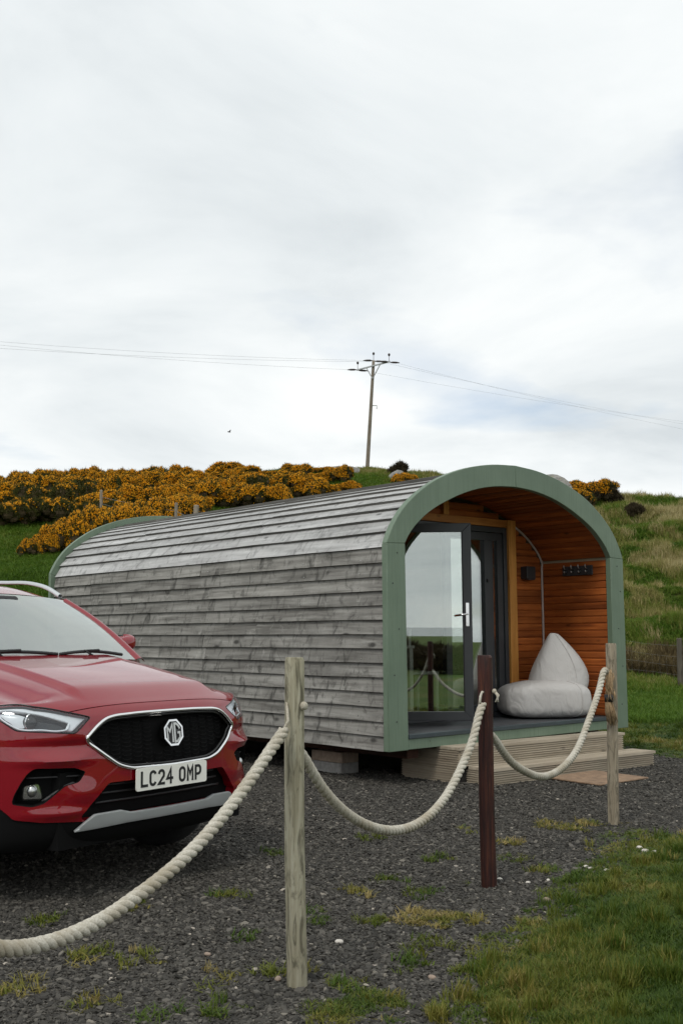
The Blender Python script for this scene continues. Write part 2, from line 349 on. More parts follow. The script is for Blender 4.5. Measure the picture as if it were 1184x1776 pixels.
sm = NT('sea_water'); v = sm.coord((1, 1, 1)); sm.bump(sm.noise(v, .35, 6, .6), .4, .5); sm.set(Base_Color=(.03, .055, .06), Roughness=.18)
sea = obj('sea', [(-9000, -9000, -14), (9000, -9000, -14), (9000, -170, -14), (-9000, -170, -14)], [(0, 1, 2, 3)], sm.mat)
tag(sea, 'calm grey sea beyond the fields behind the viewpoint', 'sea', kind='structure')

# ================================================================== the pod
W, L, ZB = 3.527, 6.34, .31
pod = empty('camping_pod', (.388, 9.5, 0), (0, -.0098, .7157))
tag(pod, 'grey wooden arched camping pod with sage green front frame and open porch', 'cabin')
OUT = [(0, 2.10), (.045, 2.20), (.154, 2.362), (.484, 2.634), (.99, 2.848), (1.40, 2.932), (W / 2, 2.958)]
INN = [(.225, 2.108), (.275, 2.185), (.444, 2.345), (.828, 2.552), (1.231, 2.683), (1.5, 2.727), (W / 2, 2.742)]
outc = catmull(OUT, 25); innc = catmull(INN, 25)
def mirror(c): return np.stack([W - c[:, 0], c[:, 1]], -1)
def offset(c, d):
    """offset a left-half curve outwards (away from the pod centre)."""
    t = np.gradient(c, axis=0); t /= np.linalg.norm(t, axis=1)[:, None]; n = np.stack([-t[:, 1], t[:, 0]], -1); return c + n * d
def ring_part(name, co, ci, y0, y1, mat, mir=False, parent=pod):
    if mir: co, ci = mirror(co), mirror(ci)
    n = len(co); v = [(a, y0, b) for a, b in co] + [(a, y0, b) for a, b in ci] + [(a, y1, b) for a, b in co] + [(a, y1, b) for a, b in ci]; f = []
    for i in range(n - 1):
        f += [(i, i + 1, n + i + 1, n + i), (2*n + i, 3*n + i, 3*n + i + 1, 2*n + i + 1), (i, 2*n + i, 2*n + i + 1, i + 1), (n + i, n + i + 1, 3*n + i + 1, 3*n + i)]
    f += [(0, n, 3*n, 2*n), (n - 1, 3*n - 1, 4*n - 1, 2*n - 1)]
    b = MB(); b.add(v, f); o = b.build(name, mat, parent); auto_smooth(o, 30); return bevel(o, .005)
for m_ in (False, True):
    o1, i1 = outc.copy(), innc.copy()
    o1[-1, 0] -= .0015; i1[-1, 0] -= .0015
    ring_part('fascia_board', o1, i1, -.035, .03, MAT['green'], m_)
    vo_ = np.array([(0, ZB - .012), (0, 2.0985)]); vi_ = np.array([(.24, ZB - .012), (.225, 2.1065)])
    ring_part('fascia_board', vo_, vi_, -.035, .03, MAT['green'], m_)
    # the rear frame stands proud of the roof
    ro, ri = offset(outc, .04), offset(outc, -.2); ro[-1, 0] = W / 2 - .0015; ri[-1, 0] = W / 2 - .0015
    ring_part('rear_fascia_board', ro, ri, L, L + .06, MAT['green'], m_)
    rv = np.array([(ro[0, 0], ZB), (ro[0, 0], ro[0, 1] - .002)]); rw = np.array([(ro[0, 0] + .3, ZB), (ri[0, 0], ri[0, 1] - .002)])
    ring_part('rear_fascia_board', rv, rw, L, L + .06, MAT['green'], m_)
b = MB(); b.box((.2415, -.032, ZB - .008), (W - .2415, .03, .392)); bevel(b.build('threshold_beam', MAT['green'], pod), .004)
b = MB(); b.box((.2415, -.045, .3935), (W - .2415, .02, .432)); bevel(b.build('deck_edge_strip', MAT['decktrim'], pod), .004)
# nail heads along the frame
for m_ in (False, True):
    for z_ in (.55, .95, 1.35, 1.75, 2.02):
        nb = MB(); xx = .12 + random.uniform(-.06, .06); xx = W - xx if m_ else xx
        nb.tube([(xx, -.034, z_), (xx, -.039, z_)], .006, 8); nb.build('nail_head', MAT['darkgrey'], pod)

def lap_board(name, y0, y1, A, Bt, n_out, mat, rag=.003, thick=.034, seed=0):
    """weatherboard running along y: A = lower edge (x,z), Bt = upper edge, n_out = outward normal."""
    r = random.Random(seed); A = np.array(A); Bt = np.array(Bt); n = np.array(n_out); k = 5; v = []; f = []
    dirn = (Bt - A) / np.linalg.norm(Bt - A)
    for i in range(k):
        y = y0 + (y1 - y0) * i / (k - 1); e = r.uniform(-rag, rag); g = r.uniform(-rag, rag)
        lo = A + dirn * e; th = thick + g
        for q in (lo, lo + n * th, Bt + n * .005, Bt): v.append((q[0], y, q[1]))
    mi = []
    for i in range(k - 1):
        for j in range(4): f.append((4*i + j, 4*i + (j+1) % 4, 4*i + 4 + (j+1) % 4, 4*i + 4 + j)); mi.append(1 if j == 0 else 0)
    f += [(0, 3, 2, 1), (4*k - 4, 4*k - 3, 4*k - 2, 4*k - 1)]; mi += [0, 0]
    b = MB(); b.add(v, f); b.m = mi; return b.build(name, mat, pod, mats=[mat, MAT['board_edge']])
rows = 14; pit = (2.075 - ZB) / rows
JOINTS = [[.0, 2.9, 5.35], [0, 5.35], [0, 2.75, 5.3], [0, 5.3], [0, 2.8, 5.3], [0, 1.9, 5.35], [0, 2.85, 5.3], [0, 2.8], [0, 2.85, 4.6], [0, 2.3, 4.1], [0, 2.2, 5.0], [0, 2.9], [0, 2.2, 4.7], [0, 3.1]]
sd = 0
for side in (0, 1):
    for r_ in range(rows):
        zt = 2.075 - r_ * pit; js = JOINTS[r_] + [L]
        for a_, b_ in zip(js[:-1], js[1:]):
            sd += 1; x = .045 if side == 0 else W - .045
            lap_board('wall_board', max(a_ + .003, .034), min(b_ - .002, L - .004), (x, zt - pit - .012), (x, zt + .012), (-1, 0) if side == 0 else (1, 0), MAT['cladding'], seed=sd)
# roof boards, following the arch
roofc = offset(outc, -.055); ra = np.concatenate([[0], np.cumsum(np.linalg.norm(np.diff(roofc, axis=0), axis=1))]); NR = 14
def on_roof(s): return np.array([np.interp(s, ra, roofc[:, 0]), np.interp(s, ra, roofc[:, 1])])
for side in (0, 1):
    for r_ in range(NR):
        s0, s1 = ra[-1] * r_ / NR - (.028 if r_ == 0 else .012), ra[-1] * (r_ + 1) / NR + .01
        A = on_roof(max(s0, 0)) - (np.array([0, .02]) if r_ == 0 else 0); Bt = on_roof(s1); dn = (Bt - A) / np.linalg.norm(Bt - A); n = np.array([-dn[1], dn[0]])
        if side: A, Bt, n = [np.array([W - A[0], A[1]]), np.array([W - Bt[0], Bt[1]]), n * [-1, 1]]
        jr = random.Random(100 + r_ + 20 * side); j1 = jr.uniform(1.6, 4.8); js = [0, j1, L] if j1 < 3 else [0, j1 * .45, j1, L]
        for a_, b_ in zip(js[:-1], js[1:]):
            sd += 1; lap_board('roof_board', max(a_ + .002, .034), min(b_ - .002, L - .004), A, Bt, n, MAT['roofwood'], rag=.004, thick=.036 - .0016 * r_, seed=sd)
b = MB(); b.box((W/2 - .09, .034, 2.905), (W/2 + .09, L - .004, 2.935)); bevel(b.build('ridge_board', MAT['roofwood'], pod), .004)
nm_ = MB()
for r_ in range(rows):
    zt = 2.075 - r_ * pit
    for y_ in (.35, 1.15, 1.95, 2.75, 3.55, 4.35, 5.15, 5.95):
        yy_ = y_ + random.uniform(-.03, .03); zz_ = zt - pit + .022 + random.uniform(-.006, .006); nm_.tube([(.0195, yy_, zz_), (.0125, yy_, zz_)], .0042, 6)
tag(nm_.build('nail_heads', MAT['steel'], pod), kind='stuff')
# inner shell, floor, end wall
shell = offset(innc, .03); sh = [(.213, ZB + .02)] + [tuple(p) for p in shell] ; sh = sh + [(W - a, c) for a, c in reversed(sh[:-1])]
n = len(sh); b = MB(); b.add([(a, .035, c) for a, c in sh] + [(a, L - .01, c) for a, c in sh], [(i, i+1, n+i+1, n+i) for i in range(n - 1)]); b.build('inner_shell', MAT['roomwall'], pod)
b = MB(); b.box((.06, .032, ZB), (W - .06, L - .004, ZB + .05)); b.build('floor_slab', MAT['underside'], pod)
b = MB(); b.box((.216, -.0, .364), (W - .216, .86, .4185)); b.build('porch_deck', MAT['deckdark'], pod)
for i in range(5):
    b = MB(); b.box((.2425, .024 + i * .168, .419), (W - .2425, .024 + i * .168 + .164, .424)); b.build('deck_strip', MAT['deckdark'], pod)
ew = [(a, c) for a, c in sh]; b = MB(); b.prism(ew, 1, L - .06, L - .02); b.build('end_wall', MAT['cladding'], pod)
b = MB(); b.prism(ew, 1, 3.4, 3.44); b.build('room_partition', MAT['roomwall'], pod)
b = MB(); b.box((.23, .97, .42), (W - .23, 3.4, .44)); b.build('room_floor', MAT['beam_dark'], pod)
for u in (.42, W - .42):
    b = MB(); b.box((u - .07, .1, .205), (u + .07, L - .1, ZB - .001)); b.build('floor_bearer', MAT['beam_dark'], pod)
# porch lining: one object for each plank
def plank_y(name, y0, y1, A, Bt, n, mat):
    """plank along y with chamfered long edges: A, Bt edges in (x,z), n the visible side."""
    A = np.array(A); Bt = np.array(Bt); n = np.array(n); d = (Bt - A) / np.linalg.norm(Bt - A); c = .011
    prof = [A, A + n * .004 + d * .001, A + d * c + n * .012, Bt - d * c + n * .012, Bt + n * .004 - d * .001, Bt]
    b = MB(); b.prism([tuple(p) for p in prof], 1, y0, y1); return b.build(name, mat, pod)
PY0, PY1 = .032, .905
pp = .0755
for side in (0, 1):
    nz = int((2.10 - .425) / pp)
    for i in range(nz + 1):
        z0 = .4255 + i * pp; z1 = min(z0 + pp, 2.104)
        if z1 - z0 < .02: continue
        x = .217 if side == 0 else W - .217
        plank_y('lining_plank', PY0, PY1, (x, z0), (x, z1), (1, 0) if side == 0 else (-1, 0), MAT['stained'])
lc = offset(innc, .02); la = np.concatenate([[0], np.cumsum(np.linalg.norm(np.diff(lc, axis=0), axis=1))]); NCE = 22
for side in (0, 1):
    for i in range(NCE):
        q = [np.array([np.interp(s, la, lc[:, 0]), np.interp(s, la, lc[:, 1])]) for s in (la[-1] * i / NCE, la[-1] * (i + 1) / NCE)]
        A, Bt = q; d = (Bt - A) / np.linalg.norm(Bt - A); nn = np.array([d[1], -d[0]])
        if side: A = np.array([W - A[0], A[1]]); Bt = np.array([W - Bt[0], Bt[1]]); nn = nn * [-1, 1]
        plank_y('ceiling_plank', PY0, PY1, A, Bt, nn, MAT['stained'])
# back wall planks, each clipped to the arch
def half_at(z):
    if z <= lc[0, 1]: return .232
    return float(np.interp(z, lc[:, 1], lc[:, 0])) + .02
DX0, DX1, DZ1 = .74, 2.64, 2.455
def plank_x(x0, x1, z0, z1, y=.905):
    if x1 - x0 < .05: return
    c = .010; prof = [(y, z0), (y - .004, z0 + .001), (y - .012, z0 + c), (y - .012, z1 - c), (y - .004, z1 - .001), (y, z1)]
    b = MB(); b.prism(prof, 0, x0, x1); b.build('back_wall_plank', MAT['stained_x'], pod)
z0 = .4255
while z0 < 2.70:
    z1 = z0 + pp; h = max(half_at(z0), half_at(z1)) + .004
    if z1 < DZ1 + .02: plank_x(h, DX0 - .003, z0, z1); plank_x(DX1 + .128, W - h, z0, z1)
    else: plank_x(h, W - h, z0, z1)
    z0 = z1
b = MB(); bw = sh; b.prism([(DX1 + .1, .43), (W - .24, .43), (W - .24, 2.05), (DX1 + .1, 2.4)], 1, .906, .95); b.prism([(.24, .43), (DX0, .43), (DX0, 2.4), (.24, 2.05)], 1, .906, .95); b.prism([(.5, DZ1), (W - .5, DZ1), (2.3, 2.66), (1.2, 2.66)], 1, .906, .95); b.build('back_wall_core', MAT['underside'], pod)
# timber frame round the doors
b = MB(); b.box((DX1 + .004, .815, .4255), (DX1 + .125, .93, DZ1 + .085)); bevel(b.build('timber_post', MAT['timber_z'], pod), .004)
b = MB(); b.box((.55, .835, DZ1 + .004), (DX1 + .002, .93, DZ1 + .085)); bevel(b.build('timber_lintel', MAT['timber_x'], pod), .004)
b = MB(); b.box((1.66, .85, DZ1 + .087), (1.74, .8925, 2.70)); bevel(b.build('timber_stud', MAT['timber_z'], pod), .004)
fr = MB(); fr.box((DX0, .84, .4255), (DX0 + .05, .93, DZ1)); fr.box((DX1 - .055, .84, .4255), (DX1, .93, DZ1)); fr.box((DX0 + .0505, .84, DZ1 - .06), (DX1 - .0555, .93, DZ1)); fr.box((DX0 + .0505, .835, .4255), (DX1 - .0555, .93, .468))
bevel(fr.build('door_frame', MAT['anthracite'], pod), .004)
def leaf(name, w, h, hinge, ang, stile=.085, handle=True, mull=None):
    e = empty(name, hinge, (0, 0, ang), pod)
    f = MB(); f.prism([(0, 0), (stile, stile), (stile, h - stile), (0, h)], 1, -.03, .03); f.prism([(w, 0), (w, h), (w - stile, h - stile), (w - stile, stile)], 1, -.03, .03)
    f.prism([(.001, 0), (w - .001, 0), (w - stile - .001, stile), (stile + .001, stile)], 1, -.029, .029); f.prism([(.001, h), (stile + .001, h - stile), (w - stile - .001, h - stile), (w - .001, h)], 1, -.029, .029)
    bevel(f.build('leaf_frame', MAT['anthracite'], e), .003)
    if mull:
        q = MB(); q.box((mull[0], -.035, stile), (mull[1], .028, h - stile)); bevel(q.build('mullion', MAT['anthracite'], e), .003)
        for zz in (h * .28, h * .72): q = MB(); q.box((mull[0] + .03, -.052, zz), (mull[0] + .075, -.0355, zz + .035)); q.build('lock_keep', MAT['darkgrey'], e)
    g = MB(); g.box((stile - .01, -.006, stile - .01), (w - stile + .01, .006, h - stile + .01)); g.build('glass_pane', MAT['doorglass'], e)
    s_ = MB(); s_.box((stile, -.016, stile), (stile + .008, -.0065, h - stile)); s_.box((w - stile - .008, -.016, stile), (w - stile, -.0065, h - stile)); s_.build('glazing_bead', MAT['black'], e)
    if handle:
        hd = MB(); hd.box((w - .065, -.042, .90), (w - .03, -.0305, 1.13)); pl = bevel(hd.build('handle_plate', MAT['chrome'], e), .004)
        hd = MB(); hd.tube([(w - .047, -.04, 1.02), (w - .047, -.085, 1.02), (w - .06, -.09, 1.018), (w - .17, -.088, 1.005)], .010, 8); hd.build('handle', MAT['chrome'], e, True)
        hd = MB(); hd.tube([(w - .047, -.041, .94), (w - .047, -.058, .94)], .013, 10); hd.build('lock_cylinder', MAT['chrome'], e)
    return e
leaf('door_leaf', .84, DZ1 - .545, (DX0 + .06, .835, .474), -R(44))
leaf('door_leaf', .90, DZ1 - .54, (1.678, .885, .474), 0, handle=False, mull=(.60, .735))
# conduit following the arch at the back corner
cp = [(a, .88, c) for a, c in mirror(offset(innc, .0))[::-1][2:]]
cp = [(x - .01, y, z - .012) for x, y, z in cp if x > DX1 + .1] + [(W - .245, .88, 2.05), (W - .245, .88, 1.2), (W - .245, .88, .426)]
b = MB(); b.tube(cp, .013, 8); b.build('conduit_pipe', MAT['conduit'], pod, True)
# wall lamp: dark box
b = MB(); b.box((2.925, .80, 1.905), (3.075, .892, 2.045)); bl = bevel(b.build('wall_lamp', MAT['darkgrey'], pod), .006)
b = MB(); b.box((2.945, .795, 1.895), (3.055, .86, 1.9045)); b.build('lamp_diffuser', MAT['darkgrey'], bl)
# block piers under the bearers
def block(label, u, a, z0, dims, mat, name='concrete_block', rz=0, group=None):
    mw = Matrix.Translation((.388, 9.5, 0)) @ Matrix.Rotation(.7157, 4, 'Z')
    b = MB(); b.box((-dims[0]/2, -dims[1]/2, 0), (dims[0]/2, dims[1]/2, dims[2])); o = bevel(b.build(name, mat), .008, 2)
    p = mw @ Vector((u, a, z0)); o.location = p; o.rotation_euler = (0, 0, .7157 + rz); return tag(o, label, 'block', group)
block('grey concrete block lying on gravel under the near corner of the pod', .41, 1.16, .0, (.225, .45, .10), MAT['concrete'])
block('tan block stacked on the grey block under the near corner of the pod', .412, 1.155, .1005, (.215, .44, .098), MAT['tanblock'], rz=.02)
for u, a, lb in [(.42, 3.3, 'concrete block pier under the middle of the near long side'), (.42, 5.4, 'concrete block pier under the rear end of the near long side'), (W - .42, 1.2, 'concrete block pier behind the steps under the far front corner'), (W - .42, 3.3, 'concrete block pier under the middle of the far long side'), (W - .42, 5.4, 'concrete block pier under the rear end of the far long side')]:
    block(lb, u, a, 0, (.225, .45, .1985), MAT['concrete'], group='block piers under the pod')

# -------------------------------------------------------------- things on and in the pod
POD = Matrix.Translation((.388, 9.5, 0)) @ Matrix.Rotation(.7157, 4, 'Z') @ Matrix.Rotation(-.0098, 4, 'Y')
def place(o, p, rz=0):
    o.location = POD @ Vector(p); o.rotation_euler = (0, -.0098, .7157 + rz); return o
# coat hook rail
rk = empty('coat_hook_rail'); place(rk, (W - .2305, .19, 1.935)); tag(rk, 'dark wooden coat hook rail on the orange porch wall', 'hook rail')
b = MB(); b.box((-.02, 0, 0), (0, .40, .105)); bevel(b.build('backboard', MAT['darkgrey'], rk), .004)
for i in range(4):
    y = .06 + i * .095
    b = MB(); b.tube([(-.02, y, .07), (-.05, y, .075), (-.062, y, .10), (-.058, y, .115)], .006, 6); b.tube([(-.02, y, .05), (-.045, y, .03), (-.058, y, .035), (-.06, y, .05)], .006, 6); b.build('hook', MAT['steel'], rk, True)
# bean bag chair
def lump(fn, nu=48, nv=28):
    v = []; f = []
    for j in range(nv + 1):
        for i in range(nu): v.append(fn(2 * math.pi * i / nu, -math.pi / 2 + math.pi * j / nv))
    for j in range(nv):
        for i in range(nu): f.append((j*nu + i, j*nu + (i+1) % nu, (j+1)*nu + (i+1) % nu, (j+1)*nu + i))
    return v, f
def spow(c, e): return math.copysign(abs(c)**e, c)
bag = empty('bean_bag_chair'); place(bag, (2.73, .46, .4265), R(-34)); tag(bag, 'pale grey fabric bean bag chair in the corner of the porch', 'bean bag')
def seat_fn(t, p):
    x = .47 * spow(math.cos(t), .55) * spow(math.cos(p), .42); y = .36 * spow(math.sin(t), .55) * spow(math.cos(p), .42); z = .18 + .18 * spow(math.sin(p), .5)
    if z > .15: z += .035 * math.sin(x * 5 + 1.4) * (1 - abs(y)) + .04 * max(0, -x - .30)
    wr = (.008 * math.sin(9 * t + 6 * z) + .006 * math.sin(23 * t + 11 * z)) * math.cos(p); return (x * (1 + wr), y * (1 + wr * 1.4), max(z, 0.0))
v, f = lump(seat_fn); b = MB(); b.add(v, f); b.build('seat', MAT['canvas'], bag, True)
def back_fn(t, p):
    k = (math.sin(p) + 1) / 2; c, s = spow(math.cos(t), .7), spow(math.sin(t), .7); q = spow(math.cos(p), .45)
    hwid = .33 * (1 - .93 * k**1.25) + .045; dep = .27 * (1 - .80 * k**1.2); cx = .165 + .03 * k - .06 * k * k
    x = cx + hwid * c * q; z = .22 + .66 * k - .05 * (1 - k) * max(0, -s); wr = .018 * math.sin(6 * t + 8 * k) * (1 - k)
    return (x + .05 * math.sin(math.pi * k) * (1 if c > 0 else .3), .08 - .04 * k + dep * s * q * (1 + wr), z)
v, f = lump(back_fn); b = MB(); b.add(v, f); b.build('backrest', MAT['canvas'], bag, True)
sm_ = [seat_fn(R(a_), R(q)) for a_, q in [(-62, k) for k in range(-85, 80, 12)]]; sm_ = [(p[0] * 1.006, p[1] * 1.006, p[2] + .002) for p in sm_]
b = MB(); b.tube(sm_, .005, 6); b.build('seam', MAT['canvas'], bag, True)
sm_ = [back_fn(R(-75), R(q)) for q in range(-80, 88, 12)]; b = MB(); b.tube([(p[0], p[1] - .002, p[2]) for p in sm_], .005, 6); b.build('seam', MAT['canvas'], bag, True)
sm_ = [back_fn(R(-10), R(q)) for q in range(-80, 88, 12)]; b = MB(); b.tube([(p[0] + .002, p[1] - .001, p[2]) for p in sm_], .005, 6); b.build('seam', MAT['canvas'], bag, True)
# furniture behind the glass
tb = empty('dining_table'); place(tb, (1.35, 1.75, .441)); tag(tb, 'small white table standing inside behind the glass door', 'table')
b = MB(); b.box((-.38, -.38, .71), (.38, .38, .74)); bevel(b.build('tabletop', MAT['white'], tb), .004)
for x in (-.34, .34):
    for y in (-.34, .34):
        b = MB(); b.box((x - .025, y - .025, 0), (x + .025, y + .025, .709)); b.build('leg', MAT['white'], tb)
def chair(p, rz, label):
    c = empty('dining_chair'); place(c, p, rz); tag(c, label, 'chair', 'white chairs inside the pod')
    b = MB(); b.box((-.2, -.2, .43), (.2, .2, .46)); bevel(b.build('seat', MAT['white'], c), .004)
    for x in (-.18, .18):
        b = MB(); b.box((x - .018, -.198, 0), (x + .018, -.162, .4295)); b.build('leg', MAT['white'], c)
        b = MB(); b.box((x - .018, .162, 0), (x + .018, .198, .4295)); b.box((x - .018, .165, .4605), (x + .018, .198, .92)); b.build('leg', MAT['white'], c)
    for z in (.62, .72, .86): b = MB(); b.box((-.161, .17, z), (.161, .19, z + .05)); b.build('back_slat', MAT['white'], c)
chair((.88, 1.32, .441), R(200), 'white slatted chair left of the table behind the glass door')
chair((1.92, 1.6, .441), R(80), 'white slatted chair right of the table behind the glass door')

# steps: grooved decking
st = empty('porch_steps', (.388, 9.5, 0), (0, 0, .7157)); tag(st, 'two weathered grooved decking steps in front of the porch', 'steps')
def grooved(z0, z1, n=7, d=.015):
    """side profile (outwards, z) with n ridges."""
    p = [(0.0, z0)]; h = (z1 - z0) / n
    for i in range(n):
        a = z0 + i * h; p += [(.022, a + .0015), (.022, a + h * .54), (.022 - d, a + h * .58), (.022 - d, a + h - .001)]
    p += [(0.0, z1)]; return p
def riser_x(x0, x1, y, z0, z1, n): b = MB(); b.prism([(y - o, z) for o, z in grooved(z0, z1, n)], 0, x0, x1); b.build('riser_board', MAT['decking'], st)
def riser_y(y0, y1, x, z0, z1, n, sgn=-1): b = MB(); b.prism([(x + sgn * o, z) for o, z in grooved(z0, z1, n)], 1, y0, y1); b.build('end_board', MAT['decking_y'], st)
def tread(x0, x1, y0, y1, z):
    n = 12; h = (y1 - y0) / n; p = [(y0, z)]
    for i in range(n): a = y0 + i * h; p += [(a + .0005, z + .026), (a + h * .7, z + .026), (a + h * .74, z + .0225), (a + h - .0005, z + .0225)]
    p += [(y1, z)]; b = MB(); b.prism(p, 0, x0, x1); b.build('tread_board', MAT['decking'], st)
riser_x(.79, 3.24, -.50, .0, .117, 6); riser_y(-.4995, -.06, .79, 0, .117, 6); riser_y(-.4995, -.06, 3.24, 0, .117, 6, 1)
tread(.765, 3.265, -.528, -.385, .118); tread(.765, 3.265, -.381, -.245, .118)
riser_x(.66, 3.10, -.235, .1455, .288, 7); riser_y(-.2345, .47, .66, .0, .143, 7); riser_y(-.2345, .47, .66, .1455, .288, 7); riser_y(-.2345, .2, 3.10, .1455, .288, 7, 1)
tread(.636, 3.125, -.262, -.122, .289); tread(.636, 3.125, -.118, .018, .289)
b = MB(); b.box((.7, -.22, .0), (3.05, .2, .287)); b.build('step_core', MAT['underside'], st)
mt = MB()
mt.prism([(-.36, -.30), (.36, -.30), (.36, .30), (-.36, .30)], 2, .004, .018); m_o = bevel(mt.build('doormat', MAT['mat']), .005)
pm = Matrix.Translation((.388, 9.5, 0)) @ Matrix.Rotation(.7157, 4, 'Z'); m_o.location = pm @ Vector((1.83, -.845, .006)); m_o.rotation_euler = (R(.8), R(-.5), .7157 + R(-1)); tag(m_o, 'brown coir doormat lying on the gravel at the foot of the steps', 'doormat')

# ================================================================== rope fence
def post(name_lab, x, y, h, r, mat, lean, seed, bevel_top=.012):
    rr = random.Random(seed); b = MB(); n = 20; k = 14; v = []; f = []
    for i in range(k):
        t = i / (k - 1); z = -.12 + (h + .12) * t; z = min(z, h - bevel_top)
        cx, cy = lean[0] * z / h + .003 * math.sin(5 * t + seed), lean[1] * z / h
        for j in range(n):
            a = 2 * math.pi * j / n; q = r * (1 + .02 * math.sin(2 * a + seed) + .012 * math.sin(5 * a + 4 * t + seed)) * (1 - .03 * t); v.append((cx + q * math.cos(a), cy + q * math.sin(a), z))
    cx, cy = lean
    for j in range(n): a = 2 * math.pi * j / n; v.append((cx + r * .86 * math.cos(a), cy + r * .86 * math.sin(a), h))
    for i in range(k):
        for j in range(n): f.append((i*n + j, i*n + (j+1) % n, (i+1)*n + (j+1) % n, (i+1)*n + j))
    f.append(tuple(range(k*n, (k+1)*n)))
    b.add(v, f); o = b.build('rope_post', mat); auto_smooth(o, 28); o.location = (x, y, float(height(x, y))); return tag(o, name_lab, 'post', 'posts of the rope fence')
PZ, PA, PB, PC = (-1.12, 2.45), (-.16, 4.125), (.759, 5.734), (1.872, 7.638)
post('pale round post nearest the viewer holding the first rope', *PZ, 1.18, .037, MAT['post_pale'], (0, 0), 1)
post('pale round post standing in gravel in front of the car', *PA, 1.187, .0373, MAT['post_pale'], (-.017, 0), 2)
post('dark red brown post standing between the two pale posts', *PB, 1.175, .040, MAT['post_red'], (-.012, 0), 3)
post('grey cracked post at the lawn edge with frayed rope end', *PC, 1.235, .0385, MAT['post_grey'], (.01, 0), 4)
def rope(label, P, Q, pts, rad=.0205, lay=.094, side=0.0):
    """three-strand laid rope along (s, z) points in the vertical plane from P to Q."""
    P = np.array(P); Q = np.array(Q); d = (Q - P) / np.linalg.norm(Q - P); nrm = np.array([d[1], -d[0]])
    c2 = catmull(pts, 400); c = np.stack([P[0] + d[0]*c2[:, 0] + nrm[0]*side, P[1] + d[1]*c2[:, 0] + nrm[1]*side, c2[:, 1]], -1)
    ar = np.concatenate([[0], np.cumsum(np.linalg.norm(np.diff(c, axis=0), axis=1))]); n = int(ar[-1] / .0085)
    s = np.linspace(0, ar[-1], n); c = np.stack([np.interp(s, ar, c[:, i]) for i in range(3)], -1)
    t = np.gradient(c, axis=0); t /= np.linalg.norm(t, axis=1)[:, None]; bn = np.array([nrm[0], nrm[1], 0]); un = np.cross(t, bn)
    root = empty('rope', (float(c[0, 0]), float(c[0, 1]), 0)); o3 = np.array([c[0, 0], c[0, 1], 0])
    for k in range(3):
        a = 2 * math.pi * (s / lay + k / 3); q = c + (np.cos(a)[:, None] * bn + np.sin(a)[:, None] * un) * rad * .53 - o3
        rads = np.full(n, rad * .58); rads[:4] *= .8
        b = MB(); b.tube([Vector(p) for p in q], list(rads), 9); b.build('strand', MAT['rope'], root, True)
    return tag(root, label, 'rope', 'ropes of the fence'), c
r1, c1 = rope('thick cream rope sagging across the front of the car', PZ, PA, [(.05, .90), (.2, .68), (.35, .54), (.501, .466), (.66, .442), (.818, .447), (1.064, .501), (1.287, .578), (1.537, .714), (1.748, .861), (1.835, .922)], rad=.0205)
r2, c2_ = rope('cream rope looping between the pale post and the red brown post', PA, PB, [(.02, .835), (.1, .755), (.183, .681), (.365, .566), (.559, .487), (.796, .435), (1.055, .436), (1.309, .507), (1.517, .634), (1.666, .762), (1.76, .89), (1.80, .925)], rad=.0195)
r3, c3 = rope('cream rope looping from the red brown post to the grey post', PB, PC, [(.05, .765), (.15, .70), (.28, .62), (.536, .524), (.812, .467), (1.116, .476), (1.451, .568), (1.7, .732), (1.97, .946), (2.06, 1.04), (2.10, 1.05), (2.13, 1.02)], rad=.0205)
def knot(par, p, r=.02, tails=1, mat='rope'):
    p = np.array(p) - np.array(par.location); v, f = lump(lambda t, q: (p[0] + r*math.cos(t)*math.cos(q)*(1 + .15*math.sin(3*t)), p[1] + r*math.sin(t)*math.cos(q), p[2] + r*1.1*math.sin(q)), 14, 8)
    b = MB(); b.add(v, f)
    for k in range(tails): b.tube([Vector(p), Vector(p) + Vector((.012 + .008*k, -.012, -.02)), Vector(p) + Vector((.016 - .014*k, -.014, -.055))], [.007, .006, .004], 6)
    b.build('knot', MAT[mat], par, True)
knot(r1, (-.138, 4.09, 1.008), .015, 0); knot(r2, (.795, 5.70, .99), .012, 2)
def strand(par, pts, r, mat='rope'):
    b = MB(); b.tube([Vector(p) - par.location for p in pts], r, 6); b.build('tie_cord', MAT[mat], par, True)
strand(r1, [(-.21, 4.04, .925), (-.195, 4.06, .955), (-.20, 4.085, 1.0), (-.203, 4.11, 1.02), (-.15, 4.13, 1.02)], .006)
strand(r2, [(.713, 5.665, .93), (.72, 5.68, .965), (.73, 5.70, .985), (.78, 5.72, .985)], .007)
# frayed end on the grey post: whipping and tassel
e = np.array([1.838, 7.575, 0.])
b = MB(); b.tube([(e[0], e[1], 1.04), (e[0] + .012, e[1] - .01, .95), (e[0] + .004, e[1] - .005, .87)], [.03, .024, .024], 9); ob = b.build('rope_tail', MAT['twine'], r3, True); ob.location = -Vector(r3.location)
b = MB(); b.tube([(e[0] + .002, e[1] - .008, .885), (e[0] + .004, e[1] - .01, .835)], .03, 10); ob = b.build('whipping_tape', MAT['black'], r3, True); ob.location = -Vector(r3.location)
b = MB(); rr = random.Random(5)
for k in range(70):
    a, q = rr.uniform(0, 6.28), rr.uniform(0, .024); dx_, dy_ = q*math.cos(a), q*math.sin(a); ln = rr.uniform(.11, .17)
    b.tube([(e[0] + dx_, e[1] - .01 + dy_, .84), (e[0] + dx_*1.5 + .006, e[1] - .012 + dy_*1.4, .84 - ln*.5), (e[0] + dx_*1.7 + .02 + rr.uniform(-.012, .012), e[1] - .015 + dy_*1.6, .84 - ln)], [.0035, .003, .002], 4)
ob = b.build('frayed_tassel', MAT['twine'], r3, True); ob.location = -Vector(r3.location)
b = MB()
